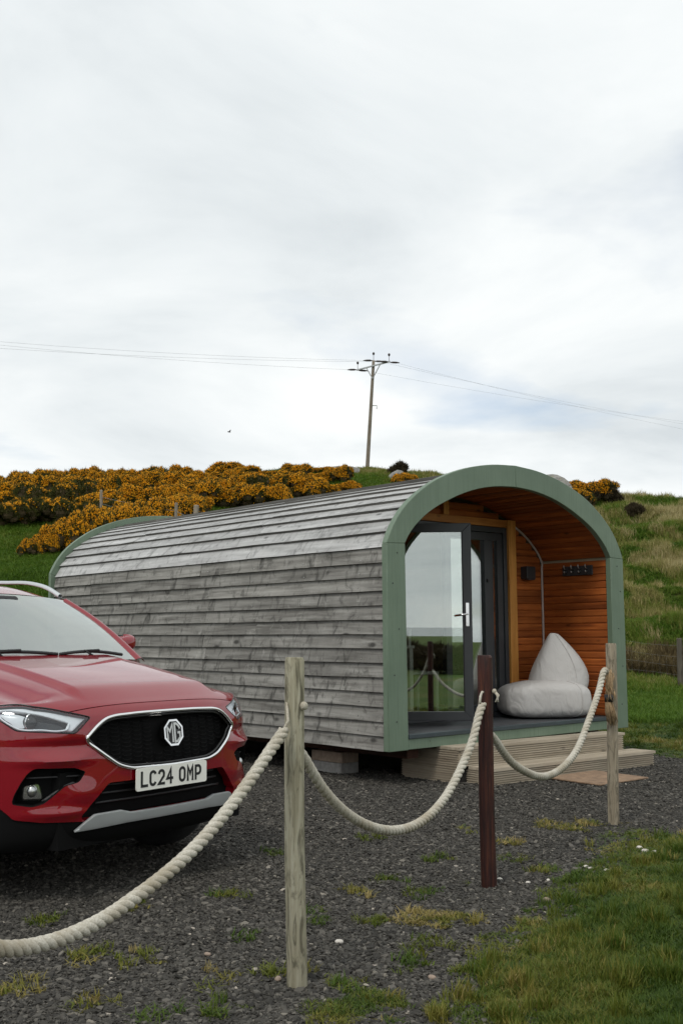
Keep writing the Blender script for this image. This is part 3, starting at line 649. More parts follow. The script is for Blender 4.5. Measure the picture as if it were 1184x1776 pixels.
for k in range(45):
    a = rr.uniform(0, 6.28); z = rr.uniform(.88, 1.06); q = .03
    p = (e[0] + .012 + q*math.cos(a), e[1] - .01 + q*math.sin(a), z); b.tube([p, (p[0] + rr.uniform(-.01, .02), p[1] - .01, p[2] - .05)], [.003, .0015], 4)
ob = b.build('loose_fibre', MAT['twine'], r3, True); ob.location = -Vector(r3.location)

# ================================================================== the car
CW, CA, CN = .905, .50, 2.8
PROF = [(.20, .235), (.10, .25), (.045, .30), (.02, .36), (.008, .43), (.0, .52), (.0, .60), (.004, .68), (.014, .76), (.026, .83), (.042, .885), (.066, .922), (.11, .953), (.2, .988), (.35, 1.025), (.6, 1.075), (.85, 1.118), (.99, 1.142)]
SQ = catmull(PROF, 800); ST = np.concatenate([[0], np.cumsum(np.linalg.norm(np.diff(SQ, axis=0), axis=1))]); SMAX = float(ST[-1])
def sst(a, b, x):
    t = np.clip((x - a) / (b - a), 0, 1); return t*t*(3 - 2*t)
def csurf(x, s):
    x = np.asarray(x, float); s = np.asarray(s, float); ax = np.abs(x)
    yc = np.interp(s, ST, SQ[:, 0]); zc = np.interp(s, ST, SQ[:, 1]); q = np.clip(ax / CW, 0, 1)
    e = np.clip(1 - q**CN, 0, 1)**(1 / CN)
    hood = sst(0, .75, yc - .02) * (zc > .8)
    y = yc + CA * (1 - e) * (1 - .62 * hood)
    dr = sst(.84, 1.0, zc) * .045 + .055 * sst(.05, .5, yc) * (zc > .9)
    z = zc - dr * (1 - np.clip(1 - q**3.2, 0, 1)**(1 / 2.2))
    on = sst(.86, 1.0, s)                                   # bonnet crease
    z = z + on * .026 * (1 - sst(.465, .515, ax)) - on * .030 * sst(.50, .74, ax)- on * .012 * sst(.60, .68, ax) * (1 - sst(.70, .80, ax))
    # brow over the fog lamp pocket, pressed line under the lamps, lower lip
    y = y - .030 * np.exp(-((ax - .68) / .13)**2 - ((s - .565) / .022)**2) + .020 * np.exp(-((ax - .66) / .16)**2 - ((s - .628) / .022)**2)
    y = y - .018 * np.exp(-((ax - .66) / .14)**2 - ((s - .315) / .022)**2) - .012 * np.exp(-((ax - .56) / .07)**2 - ((s - .40) / .05)**2)
    y = y - .010 * np.exp(-((s - .70) / .05)**2) * sst(.50, .58, ax) * (1 - sst(.60, .68, ax))
    return np.stack([x + 0 * s, y, z], -1)
_xx = CW * np.sin(np.linspace(0, math.pi / 2, 500)); _pp = csurf(_xx, np.full(500, .5)); _ll = np.concatenate([[0], np.cumsum(np.linalg.norm(np.diff(_pp, axis=0), axis=1))])
def l_of_x(x): return np.sign(x) * np.interp(np.abs(x), _xx, _ll)
def x_of_l(l): return np.sign(l) * np.interp(np.abs(l), _ll, _xx)
def cpoint(x, s, off=0.0):
    """point on the nose surface pushed out along its normal."""
    x = np.asarray(x, float); s = np.asarray(s, float); h = 2e-3; p = csurf(x, s)
    if np.all(off == 0): return p
    l = l_of_x(x); a = csurf(x_of_l(np.clip(l + h, -_ll[-1], _ll[-1])), s) - csurf(x_of_l(np.clip(l - h, -_ll[-1], _ll[-1])), s); b_ = csurf(x, np.clip(s + h, 0, SMAX)) - csurf(x, np.clip(s - h, 0, SMAX))
    n = np.cross(a, b_); n /= np.linalg.norm(n, axis=-1, keepdims=True) + 1e-12
    return p + n * np.asarray(off)[..., None] if hasattr(off, 'shape') else p + n * off
def smooth_poly(poly, step=.012, rnd=.014):
    """corner-rounded, resampled polygon."""
    P = [np.array(p, float) for p in poly]; out = []; n = len(P)
    for i in range(n):
        a, p, c = P[i - 1], P[i], P[(i + 1) % n]; da, dc = a - p, c - p; la_, lc_ = np.linalg.norm(da), np.linalg.norm(dc); k = min(rnd, la_ * .45, lc_ * .45)
        q0, q1 = p + da / la_ * k, p + dc / lc_ * k
        for t in (0, .33, .67, 1): out.append((1-t)**2*q0 + 2*t*(1-t)*p + t*t*q1)
    res = []
    for i in range(len(out)):
        a, c = out[i], out[(i + 1) % len(out)]; m = max(1, int(np.linalg.norm(c - a) / step)); res += [a + (c - a) * k / m for k in range(m)]
    return np.array(res)
def mir(p): return [(-x, s) for x, s in reversed(p)]
def ls(poly, **k): return smooth_poly([(float(l_of_x(x)), s) for x, s in poly], **k)
HL = [(.500, .764), (.622, .802), (.74, .853), (.812, .945), (.845, .99), (.872, .985), (.893, .92), (.886, .82), (.862, .757), (.825, .708), (.732, .699), (.598, .688), (.556, .720)]
GR = [(0, .770), (.2, .769), (.36, .763), (.42, .752), (.47, .722), (.538, .665), (.53, .643), (.46, .585), (.365, .522), (.285, .500), (0, .494)]
FG = [(.838, .369), (.834, .409), (.815, .467), (.792, .513), (.768, .533), (.60, .527), (.545, .505), (.58, .458), (.645, .444), (.728, .369), (.772, .354)]
IN = [(-.42, .442), (.42, .442), (.56, .30), (.545, .27), (-.545, .27), (-.56, .30)]
GRF = GR + [(-x, s) for x, s in reversed(GR[1:-1])]
polys = {'hl_l': ls(HL), 'hl_r': ls(mir(HL)), 'gr': ls(GRF, rnd=.03), 'fg_l': ls(FG), 'fg_r': ls(mir(FG)), 'in': ls(IN, rnd=.02)}
# bonnet shut line and the edge of the black lower trim as long open strips
def strip(fn, x0, x1, hw, n=90):
    xs = np.linspace(x0, x1, n); lo = [(float(l_of_x(x)), fn(x) - hw) for x in xs]; hi = [(float(l_of_x(x)), fn(x) + hw) for x in xs]; return np.array(lo + hi[::-1])
shut = lambda x: .832 - .035 * (abs(x) / .6)**3.2
trim = lambda x: float(np.interp(abs(x), [0, .53, .73, .83, .87, .905], [.262, .268, .280, .298, .356, .44]))
polys['shut'] = strip(shut, -.603, .603, .0026)
ss_ = [(x, s) for x, s in zip(np.linspace(.84, .80, 40), np.linspace(.995, SMAX - .01, 40))]
def sstrip(sg):
    a = [(sg * float(l_of_x(x)) - .0026, s) for x, s in ss_]; c = [(sg * float(l_of_x(x)) + .0026, s) for x, s in ss_]; return np.array(a + c[::-1])
polys['shs_l'] = sstrip(1); polys['shs_r'] = sstrip(-1)
LM = float(_ll[-1])
tl = np.array([(float(l), trim(float(x_of_l(l)))) for l in np.linspace(-LM, LM, 160)])
cols = np.linspace(-LM, LM, 150); srow = np.concatenate([np.arange(0, .9, .0125), np.linspace(.9, SMAX, 42)])
pts = [(float(l), float(s)) for s in srow for l in cols]; edges = []
P2 = np.array(pts); keep = np.ones(len(P2), bool)
allp = np.concatenate([p for p in polys.values()] + [tl])
for i0 in range(0, len(P2), 2000):
    q = P2[i0:i0 + 2000]; keep[i0:i0 + 2000] = (np.abs(q[:, None, 0] - allp[None, :, 0]) + np.abs(q[:, None, 1] - allp[None, :, 1])).min(1) > .006
P2 = [tuple(p) for p in P2[keep]]
for p in polys.values():
    b0 = len(P2); P2 += [tuple(q) for q in p]; edges += [(b0 + i, b0 + (i + 1) % len(p)) for i in range(len(p))]
b0 = len(P2); P2 += [tuple(q) for q in tl]; edges += [(b0 + i, b0 + i + 1) for i in range(len(tl) - 1)]
cv_, ce_, cf_, *_r = geometry.delaunay_2d_cdt([Vector(p) for p in P2], edges, [], 0, 1e-6)
CV = np.array([tuple(v) for v in cv_]); CF = np.array([tuple(f) for f in cf_ if len(f) == 3]); CT = CV[CF].mean(1)
reg = np.zeros(len(CF), int)      # 0 red bumper, 1 hood, 2 black trim, 9 cut out
reg[CT[:, 1] < np.interp(CT[:, 0], tl[:, 0], tl[:, 1])] = 2
xs_c = x_of_l(CT[:, 0]); reg[(CT[:, 1] > .832 - .035 * (np.abs(xs_c) / .6)**3.2) & (np.abs(xs_c) < .603)] = 1
reg[(CT[:, 1] > .80) & (np.abs(xs_c) >= .603) & (np.abs(CT[:, 0]) < np.interp(CT[:, 1], [s for x, s in ss_], [float(l_of_x(x)) for x, s in ss_], left=float(l_of_x(.84))))] = 1
reg[(CT[:, 1] > .80) & (np.abs(xs_c) >= .603) & (reg != 1)] = 3
cut = {}
for k, p in polys.items():
    cut[k] = in_poly(CT[:, 0], CT[:, 1], [tuple(q) for q in p]); reg[cut[k]] = 9
car = empty('parked_car', (0, 0, 0)); CYAW = .965
cD = np.array([math.cos(CYAW), math.sin(CYAW), 0]); cB = np.array([-math.sin(CYAW), math.cos(CYAW), 0]); cO = np.array([-.881, 5.683, 0]) + cB * .03 + cD * .055
car.location = tuple(cO); car.rotation_euler = (0, 0, CYAW)
tag(car, 'red compact SUV parked on gravel beside the grey pod, front towards the rope', 'car')
def paint():
    t = NT('red_car_paint'); v = t.coord(); n = t.noise(v, 900, 2, .5); d_ = t.noise(v, 3, 5, .6)
    c = t.ramp(n, [(.3, (.20, .0015, .008)), (.7, (.27, .002, .011))])
    t.set(Base_Color=c, Metallic=.1, Roughness=.40, Coat_Weight=1.0, Coat_Roughness=.035)
    t.l(t.ramp(d_, [(.4, .008), (.8, .03)]), t.b.inputs['Coat Roughness']); t.b.inputs['Coat IOR'].default_value = 1.7; t.b.inputs['Specular IOR Level'].default_value = .05
    return t.mat
MAT['paint'] = paint()
MAT['silver'] = plain('silver_trim', (.60, .63, .64), .42, .6, var=.06)
MAT['gloss'] = plain('gloss_black', (.006, .006, .006), .12, var=.05)
MAT['rubber'] = plain('tyre_rubber', (.014, .014, .014), .85, var=.2, sc=30)
MAT['plate'] = plain('plate_white', (.90, .89, .82), .3, var=.05)
MAT['drl'] = plain('light_guide', (.80, .84, .88), .2, .0, var=.04)
MAT['black2'] = plain('matt_black_plastic', (.006, .006, .0062), .8, var=.1, spec=.12)
MAT['interior'] = plain('car_interior', (.05, .05, .05), .8)
MAT['seatcloth'] = plain('seat_cloth', (.20, .20, .195), .85)
def submesh(name, mask, mat, off=0.0, parent=car, thick=.012):
    F = CF[mask]; u, inv_ = np.unique(F, return_inverse=True); F = inv_.reshape(-1, 3); P = cpoint(x_of_l(CV[u, 0]), CV[u, 1], off)
    # rim: extrude the open boundary inwards so that edges read as pressed sheet
    ed = {}
    for t in F:
        for a, c in ((t[0], t[1]), (t[1], t[2]), (t[2], t[0])):
            k = (min(a, c), max(a, c)); ed[k] = None if k in ed else (a, c)
    bd = [e for e in ed.values() if e]; Pin = cpoint(x_of_l(CV[u, 0]), CV[u, 1], off - thick); nb = len(P); mp = {}; V = list(map(tuple, P)); FF = [tuple(f) for f in F]
    for a, c in bd:
        for q in (a, c):
            if q not in mp: mp[q] = len(V); V.append(tuple(Pin[q]))
    nsm = len(FF)
    for a, c in bd: FF.append((c, a, mp[a], mp[c]))
    o = obj(name, V, FF, mat, parent, True); auto_smooth(o, 40); return o
submesh('bumper', reg == 0, MAT['paint'], thick=.05)
submesh('hood', reg == 1, MAT['paint'])
submesh('fender', (reg == 3) & (CT[:, 0] > 0), MAT['paint']); submesh('fender', (reg == 3) & (CT[:, 0] < 0), MAT['paint'])
submesh('lower_trim', reg == 2, MAT['black2'], -.006)
for k in ('shut', 'shs_l', 'shs_r'): submesh('shut_line', cut[k], MAT['gloss'], -.012)
def patch(name, poly, off, mat, parent=car, step=.014):
    """surface patch filling a polygon given in (l, s), following the nose at an offset."""
    poly = np.array(poly); mn, mx = poly.min(0), poly.max(0); g = [(a, c) for a in np.arange(mn[0], mx[0], step) for c in np.arange(mn[1], mx[1], step)]
    g = np.array(g); k = in_poly(g[:, 0], g[:, 1], [tuple(p) for p in poly]); g = g[k]
    if len(g): g = g[(np.abs(g[:, None] - poly[None]).sum(2)).min(1) > step * .5]
    V = [tuple(p) for p in poly] + [tuple(p) for p in g]; n = len(poly)
    v2, e2, f2, *_ = geometry.delaunay_2d_cdt([Vector(p) for p in V], [(i, (i + 1) % n) for i in range(n)], [], 1, 1e-6)
    A = np.array([tuple(v) for v in v2]); return obj(name, cpoint(x_of_l(A[:, 0]), A[:, 1], off), [tuple(f) for f in f2], mat, parent, True)
def rim(name, poly, r, off, mat, parent=car, flat=.6):
    p = np.array(poly); q = cpoint(x_of_l(p[:, 0]), p[:, 1], off); b = MB(); n = len(q); q = np.vstack([q, q[:2]])
    b.tube([Vector(x) for x in q], r, 8, cap=False); return b.build(name, mat, parent, True)
def shrink(poly, d):
    p = np.array(poly); t = np.roll(p, -1, 0) - np.roll(p, 1, 0); t /= np.linalg.norm(t, axis=1)[:, None] + 1e-9; nrm = np.stack([-t[:, 1], t[:, 0]], -1)
    a = .5 * np.sum(p[:, 0] * np.roll(p[:, 1], -1) - np.roll(p[:, 0], -1) * p[:, 1]); return p + nrm * d * (1 if a > 0 else -1)
# grille
gr = patch('grille', shrink(polys['gr'], -.004), -.05, MAT['black2'])
b = MB()
for ci, x in enumerate(np.arange(-.50, .51, .0715)):
    for ri, s in enumerate(np.arange(.508, .765, .0215)):
        s2 = s + (.0107 if ci % 2 else 0); l = float(l_of_x(x))
        if not in_poly(np.array([l - .03, l + .03, l]), np.array([s2, s2, s2 + .014]), [tuple(p) for p in shrink(polys['gr'], .012)]).all(): continue
        if abs(x - .0) < .09 and abs(s2 - .655) < .085: continue
        pl_ = [(x - .027, s2 + .010), (x - .020, s2), (x + .020, s2), (x + .027, s2 + .010)]
        b.tube([Vector(cpoint(np.array(px), np.array(sx_), -.030)) for px, sx_ in pl_], .0033, 5)
b.build('mesh_fin', MAT['black2'], gr, True)
rim('grille_frame', polys['gr'], .0095, .004, MAT['chrome'], gr)
rim('grille_frame_lip', shrink(polys['gr'], .012), .008, -.012, MAT['gloss'], gr)
def wall(name, poly, o0, o1, mat, parent):
    p = np.array(poly); n = len(p); a = cpoint(x_of_l(p[:, 0]), p[:, 1], o0); c = cpoint(x_of_l(p[:, 0]), p[:, 1], o1); return obj(name, list(a) + list(c), [(i, (i+1) % n, n + (i+1) % n, n + i) for i in range(n)], mat, parent, True)
wall('grille_surround', shrink(polys['gr'], .003), .0, -.052, MAT['black2'], gr)
# emblem: octagon with the two letters
em = empty('emblem', tuple(cpoint(np.array(.012), np.array(.655), -.004)), (R(-8), 0, 0), gr)
oc = [(.069 * math.cos(R(22.5 + 45 * k)) / math.cos(R(22.5)), .067 * math.sin(R(22.5 + 45 * k)) / math.cos(R(22.5))) for k in range(8)]
def sc_(p, k): return [(a * k, c * k) for a, c in p]
b = MB(); b.prism(sc_(oc, .96), 1, -.006, .02); b.build('emblem_base', MAT['gloss'], em)
def ribbon(b, pts, w, y0, y1, close=False):
    P = [np.array(p, float) for p in pts]; n = len(P); Lf, Rt = [], []
    for i in range(n):
        a = P[i - 1] if (i > 0 or close) else None; c = P[(i + 1) % n] if (i < n - 1 or close) else None
        d0 = (P[i] - a) / np.linalg.norm(P[i] - a) if a is not None else None; d1 = (c - P[i]) / np.linalg.norm(c - P[i]) if c is not None else None
        d0 = d1 if d0 is None else d0; d1 = d0 if d1 is None else d1; n0 = np.array([-d0[1], d0[0]]); n1 = np.array([-d1[1], d1[0]]); m = n0 + n1; m /= np.linalg.norm(m); k = w / 2 / max(.45, float(m @ n0)); Lf.append(P[i] + m * k); Rt.append(P[i] - m * k)
    r = range(n if close else n - 1)
    for i in r:
        j = (i + 1) % n; b.prism([tuple(Lf[i]), tuple(Rt[i]), tuple(Rt[j]), tuple(Lf[j])], 1, y0, y1)
b = MB(); ribbon(b, sc_(oc, .93), .010, -.014, -.004, True); b.build('emblem_rim', MAT['chrome'], em)
b = MB(); ribbon(b, [(-.046, -.036), (-.046, .030), (-.028, .006), (-.008, .044), (-.008, -.05)], .0115, -.014, -.004); b.build('emblem_letter', MAT['steel'], em)
b = MB(); ribbon(b, [(.046, .018), (.034, .036), (.020, .045), (.0085, .045), (.0085, -.048), (.024, -.046), (.046, -.028), (.046, -.002), (.028, -.002)], .0115, -.014, -.004); b.build('emblem_letter', MAT['steel'], em)
# number plate
pl = empty('number_plate', (-.012, -.016, .5565), (R(-1), 0, 0), car)
b = MB(); rp = []
for cx, cz, a0 in ((.248, .0435, 0), (-.248, .0435, 90), (-.248, -.0435, 180), (.248, -.0435, 270)):
    for k in range(5): a = R(a0 + 22.5 * k); rp.append((cx + .012 * math.cos(a), cz + .012 * math.sin(a)))
b.prism(rp, 1, 0, .006); b.build('plate_panel', MAT['plate'], pl)
def arc(cx, cz, rx, rz, a0, a1, n=7): return [(cx + rx * math.cos(R(a0 + (a1 - a0) * k / n)), cz + rz * math.sin(R(a0 + (a1 - a0) * k / n))) for k in range(n + 1)]
g_w, g_h, gt = .050, .079, .0135; hw = (g_w - gt) / 2; hh = (g_h - gt) / 2; q_ = .018
GL = {'L': [([(-hw, hh + gt/2), (-hw, -hh), (hw + gt/2, -hh)], 0)],
      'C': [(arc(hw - q_, hh - q_, q_, q_, 15, 90) + arc(-hw + q_, hh - q_, q_, q_, 90, 180) + arc(-hw + q_, -hh + q_, q_, q_, 180, 270) + arc(hw - q_, -hh + q_, q_, q_, 270, 345), 0)],
      '2': [(arc(0, hh - q_, hw, q_, 175, 0) + [(hw * .9, hh - q_ * 1.6), (-hw, -hh), (hw + gt/2, -hh)], 0)],
      '4': [([(hw * .45, -hh - gt/2), (hw * .45, hh + gt * .2), (-hw, -hh * .35), (hw + gt/2, -hh * .35)], 0)],
      'O': [(arc(hw - q_, hh - q_, q_, q_, 0, 90, 5) + arc(-hw + q_, hh - q_, q_, q_, 90, 180, 5) + arc(-hw + q_, -hh + q_, q_, q_, 180, 270, 5) + arc(hw - q_, -hh + q_, q_, q_, 270, 360, 5), 1)],
      'M': [([(-hw, -hh - gt/2), (-hw, hh), (0, -hh * .1), (hw, hh), (hw, -hh - gt/2)], 0)],
      'P': [([(-hw, -hh - gt/2), (-hw, hh)] + [(hw - q_, hh)] + arc(hw - q_, hh - q_, q_, q_, 90, 0, 5)[1:] + arc(hw - q_, hh - q_ - .006, q_, q_, 0, -90, 5) + [(-hw + gt/2, hh - 2 * q_ - .006)], 0)]}
xc = -.2045
for ch in 'LC24 OMP':
    if ch == ' ': xc += .033 - .0; continue
    b = MB()
    for pth, cl_ in GL[ch]: ribbon(b, pth, gt, -.0016, .0005, bool(cl_))
    b.v = [(x + xc, y, z) for x, y, z in b.v]; b.build('plate_character', MAT['black'], pl); xc += .0605
# lower intake, skid bar, fog pockets
it = patch('lower_intake', shrink(polys['in'], -.003), -.07, MAT['black2'])
b = MB()
for s in (.34, .385, .425):
    xs_ = np.linspace(-.46 + (s - .34) * .7, .46 - (s - .34) * .7, 22); b.tube([Vector(p) for p in cpoint(xs_, np.full(22, s), -.05)], .006, 5)
b.build('intake_slat', MAT['darkgrey'], it, True)
SK = [(.585, .226), (.545, .262), (.495, .300), (.34, .304), (.275, .287), (0, .286)]; SKb = []
skp = SK + [(-x, s) for x, s in reversed(SK[:-1])] + [(-.3, .241), (.3, .241)]
skl = smooth_poly([(float(l_of_x(x)), s) for x, s in skp], rnd=.006, step=.02)
sk = patch('skid_bar', skl, .016, MAT['silver']); md = sk.modifiers.new('solid', 'SOLIDIFY'); md.thickness = .016; md.offset = -1; bevel(sk, .006)
for sg, kk in ((1, 'fg_l'), (-1, 'fg_r')):
    fp = patch('fog_pocket', shrink(polys[kk], -.003), -.065, MAT['black2'])
    wall('pocket_wall', shrink(polys[kk], .002), -.001, -.066, MAT['black2'], fp)
    rim('pocket_edge', polys[kk], .003, -.003, MAT['black2'], fp)
    lp = [(sg * .808, .388), (sg * .806, .448), (sg * .752, .458), (sg * .735, .388)]
    lp = smooth_poly([(float(l_of_x(x)), s) for x, s in lp], rnd=.012, step=.008)
    fl = patch('fog_lamp', lp, -.030, MAT['chrome'], fp)
    cpos = cpoint(np.array(sg * .776), np.array(.425), -.038); v, f = lump(lambda t, q: (cpos[0] + .027*math.cos(t)*math.cos(q), cpos[1] + .024*math.sin(t)*math.cos(q), cpos[2] + .030*math.sin(q)), 16, 10); b = MB(); b.add(v, f); b.build('fog_bulb', MAT['steel'], fl, True)
    patch('fog_lens', shrink(lp, -.004), -.016, MAT['lensglass'], fl)
    fn = [(sg * .70, .385), (sg * .735, .372), (sg * .655, .442), (sg * .60, .462), (sg * .64, .446)]
    fin = smooth_poly([(float(l_of_x(x)), s) for x, s in [(sg * .738, .376), (sg * .64, .448), (sg * .60, .462), (sg * .585, .456), (sg * .65, .436), (sg * .715, .374)]], rnd=.003, step=.02); fo = patch('pocket_fin', fin, -.02, MAT['darkgrey'], fp); m2 = fo.modifiers.new('solid', 'SOLIDIFY'); m2.thickness = .02
    bar = [(sg * x, .487) for x in np.linspace(.56, .80, 14)]; b = MB(); b.tube([Vector(cpoint(np.array(x), np.array(s), -.03)) for x, s in bar], .004, 5); b.build('pocket_bar', MAT['darkgrey'], fp, True)
# headlights
for sg, kk in ((1, 'hl_l'), (-1, 'hl_r')):
    pk = polys[kk]; hl = patch('headlight', shrink(pk, -.003), -.07, MAT['gloss'])
    rim('lamp_edge', pk, .0035, -.002, MAT['gloss'], hl)
    def lp_(l, **k): return smooth_poly([(float(l_of_x(sg * x)), s) for x, s in l], **k)
    band = lp_([(.522, .762), (.622, .791), (.735, .840), (.80, .91), (.845, .972), (.868, .965), (.862, .925), (.815, .865), (.745, .812), (.645, .757), (.612, .747), (.640, .704), (.606, .701), (.572, .728)], rnd=.004, step=.012)
    bo = patch('light_strip', band, -.022, MAT['drl'], hl, .01); m2 = bo.modifiers.new('solid', 'SOLIDIFY'); m2.thickness = .015; m2.offset = -1
    cup = lp_([(.86, .915), (.795, .845), (.778, .80), (.79, .745), (.80, .722), (.83, .726), (.856, .768), (.87, .83)], rnd=.01, step=.012); patch('reflector_shell', cup, -.045, MAT['drl'], hl, .01)
    low = [(.868, .80), (.855, .755), (.825, .722), (.73, .711), (.655, .705), (.628, .712), (.612, .742)]
    b = MB(); b.tube([Vector(cpoint(np.array(sg * x), np.array(s), -.018)) for x, s in catmull(low, 40)], .0048, 6); b.build('light_guide', MAT['drl'], hl, True)
    cpos = cpoint(np.array(sg * .772), np.array(.765), -.06)
    v, f = lump(lambda t, q: (cpos[0] + .036*math.cos(t)*math.cos(q), cpos[1] + .036*math.sin(t)*math.cos(q), cpos[2] + .036*math.sin(q)), 20, 12); b = MB(); b.add(v, f); b.build('projector_lens', MAT['gloss'], hl, True)
    cc_ = [(cpos + np.array([.043 * math.cos(a) * .75, -.022 * 0 - .006, .043 * math.sin(a)])) for a in np.linspace(0, 2 * math.pi, 25)]; b = MB(); b.tube([Vector(p) for p in cc_], .005, 6, cap=False); b.build('projector_ring', MAT['chrome'], hl, True)
    patch('lamp_lens', pk, -.004, MAT['lensglass'], hl)
# ---- sides, greenhouse, roof
bs = np.linspace(.02, SMAX, 60); bp = csurf(np.full(60, CW), bs)
fronty, frontz = bp[:, 1], bp[:, 2]
WR, AX1, AX2 = .338, .86, 3.445
def arch(cx, r=.40, n=16): return [(cx + r * math.cos(a), .335 + r * math.sin(a)) for a in np.linspace(-.22, math.pi + .22, n)]
beltz = lambda y: 1.06 + .035 * (y - 1.1)
side_poly = [(float(a), float(c)) for a, c in zip(fronty, frontz) if c > .33] + [(y, beltz(y)) for y in np.linspace(float(fronty[-1]) + .08, 3.9, 20)] + [(4.12, 1.10), (4.24, .95), (4.28, .7), (4.24, .45), (4.1, .30), (3.87, .26)] + arch(AX2) + [(3.02, .25), (1.3, .25)] + arch(AX1)
def side_x(y, z): return CW - .06 * np.clip((y - 3.7) / .55, 0, 1)**2 * 3 - .05 * np.clip((.5 - z) / .3, 0, 1)**2 * np.clip((y - 1.2), 0, 1) + .012 * np.exp(-((z - .84) / .05)**2) * np.clip((y - 1.0) * 2, 0, 1)
sp = smooth_poly(side_poly, step=.04, rnd=.004); g = np.array([(a, c) for a in np.arange(.4, 4.3, .06) for c in np.arange(.25, 1.25, .05)]); g = g[in_poly(g[:, 0], g[:, 1], [tuple(p) for p in sp])]; g = g[(np.abs(g[:, None] - sp[None]).sum(2)).min(1) > .03]
V2 = [tuple(p) for p in sp] + [tuple(p) for p in g]; v2, e2, f2, *_ = geometry.delaunay_2d_cdt([Vector(p) for p in V2], [(i, (i + 1) % len(sp)) for i in range(len(sp))], [], 1, 1e-6)
A = np.array([tuple(v) for v in v2])
for sg in (1, -1):
    o = obj('side_panel', np.stack([sg * side_x(A[:, 0], A[:, 1]), A[:, 0], A[:, 1]], -1), [tuple(f) if sg > 0 else tuple(reversed(f)) for f in f2], MAT['paint'], car, True)
    for cx in (AX1, AX2):
        av = arch(cx, .40, 20); ai = arch(cx, .345, 20); b = MB(); n = len(av); b.add([(sg * (CW + .006), y, z) for y, z in av] + [(sg * (CW + .012), y, z) for y, z in [(cx + (y - cx) * 1.09, .335 + (z - .335) * 1.09) for y, z in av]] + [(sg * (CW - .25), y, z) for y, z in av], [(i, i+1, n+i+1, n+i) for i in range(n-1)] + [(i, 2*n+i, 2*n+i+1, i+1) for i in range(n-1)]); b.build('arch_cladding', MAT['black2'], car, True)
    b = MB(); b.box((sg * CW - .02, 1.28, .22), (sg * CW + .008, 3.03, .34)); bevel(b.build('sill_trim', MAT['black'], car), .006)
    for y in (2.0, 2.95): b = MB(); b.tube([(sg * (CW + .008), y, .93), (sg * (CW + .035), y + .03, .935), (sg * (CW + .035), y + .17, .94), (sg * (CW + .008), y + .2, .94)], .012, 8); b.build('door_handle', MAT['paint'], car, True)
def gpatch(name, fn, nu, nv, mat, parent=car, flip=False):
    v = [fn(i / (nu - 1), j / (nv - 1)) for j in range(nv) for i in range(nu)]; f = [(j*nu + i, j*nu + i + 1, (j+1)*nu + i + 1, (j+1)*nu + i) for j in range(nv - 1) for i in range(nu - 1)]
    return obj(name, v, [tuple(reversed(q)) for q in f] if flip else f, mat, parent, True)
def ws(u, v):
    t = 2 * u - 1; x = t * (.735 + (.585 - .735) * v); y0 = .955 + .075 * t * t; y1 = 1.43 + .12 * t * t
    y = y0 + (y1 - y0) * v; z = 1.14 - .012 * t*t + (1.525 - .018 * t*t - 1.14 + .012 * t*t) * v + .028 * math.sin(math.pi * v); return (x, y, z)
gpatch('windshield', ws, 24, 16, MAT['carglass'])
def roof(u, v):
    t = 2 * u - 1; y0 = 1.43 + .12 * t*t; y = y0 + (3.75 - y0) * v; x = t * (.60 + .03 * math.sin(math.pi * min(1, v * 1.2)) )
    z0 = 1.528 - .018 * t*t; z = z0 + .10 * (1 - (1 - min(1, v * 3.2))**2) - .09 * v**2.5 - .045 * abs(t)**4; return (x, y, z)
gpatch('roof', roof, 24, 24, MAT['paint'])
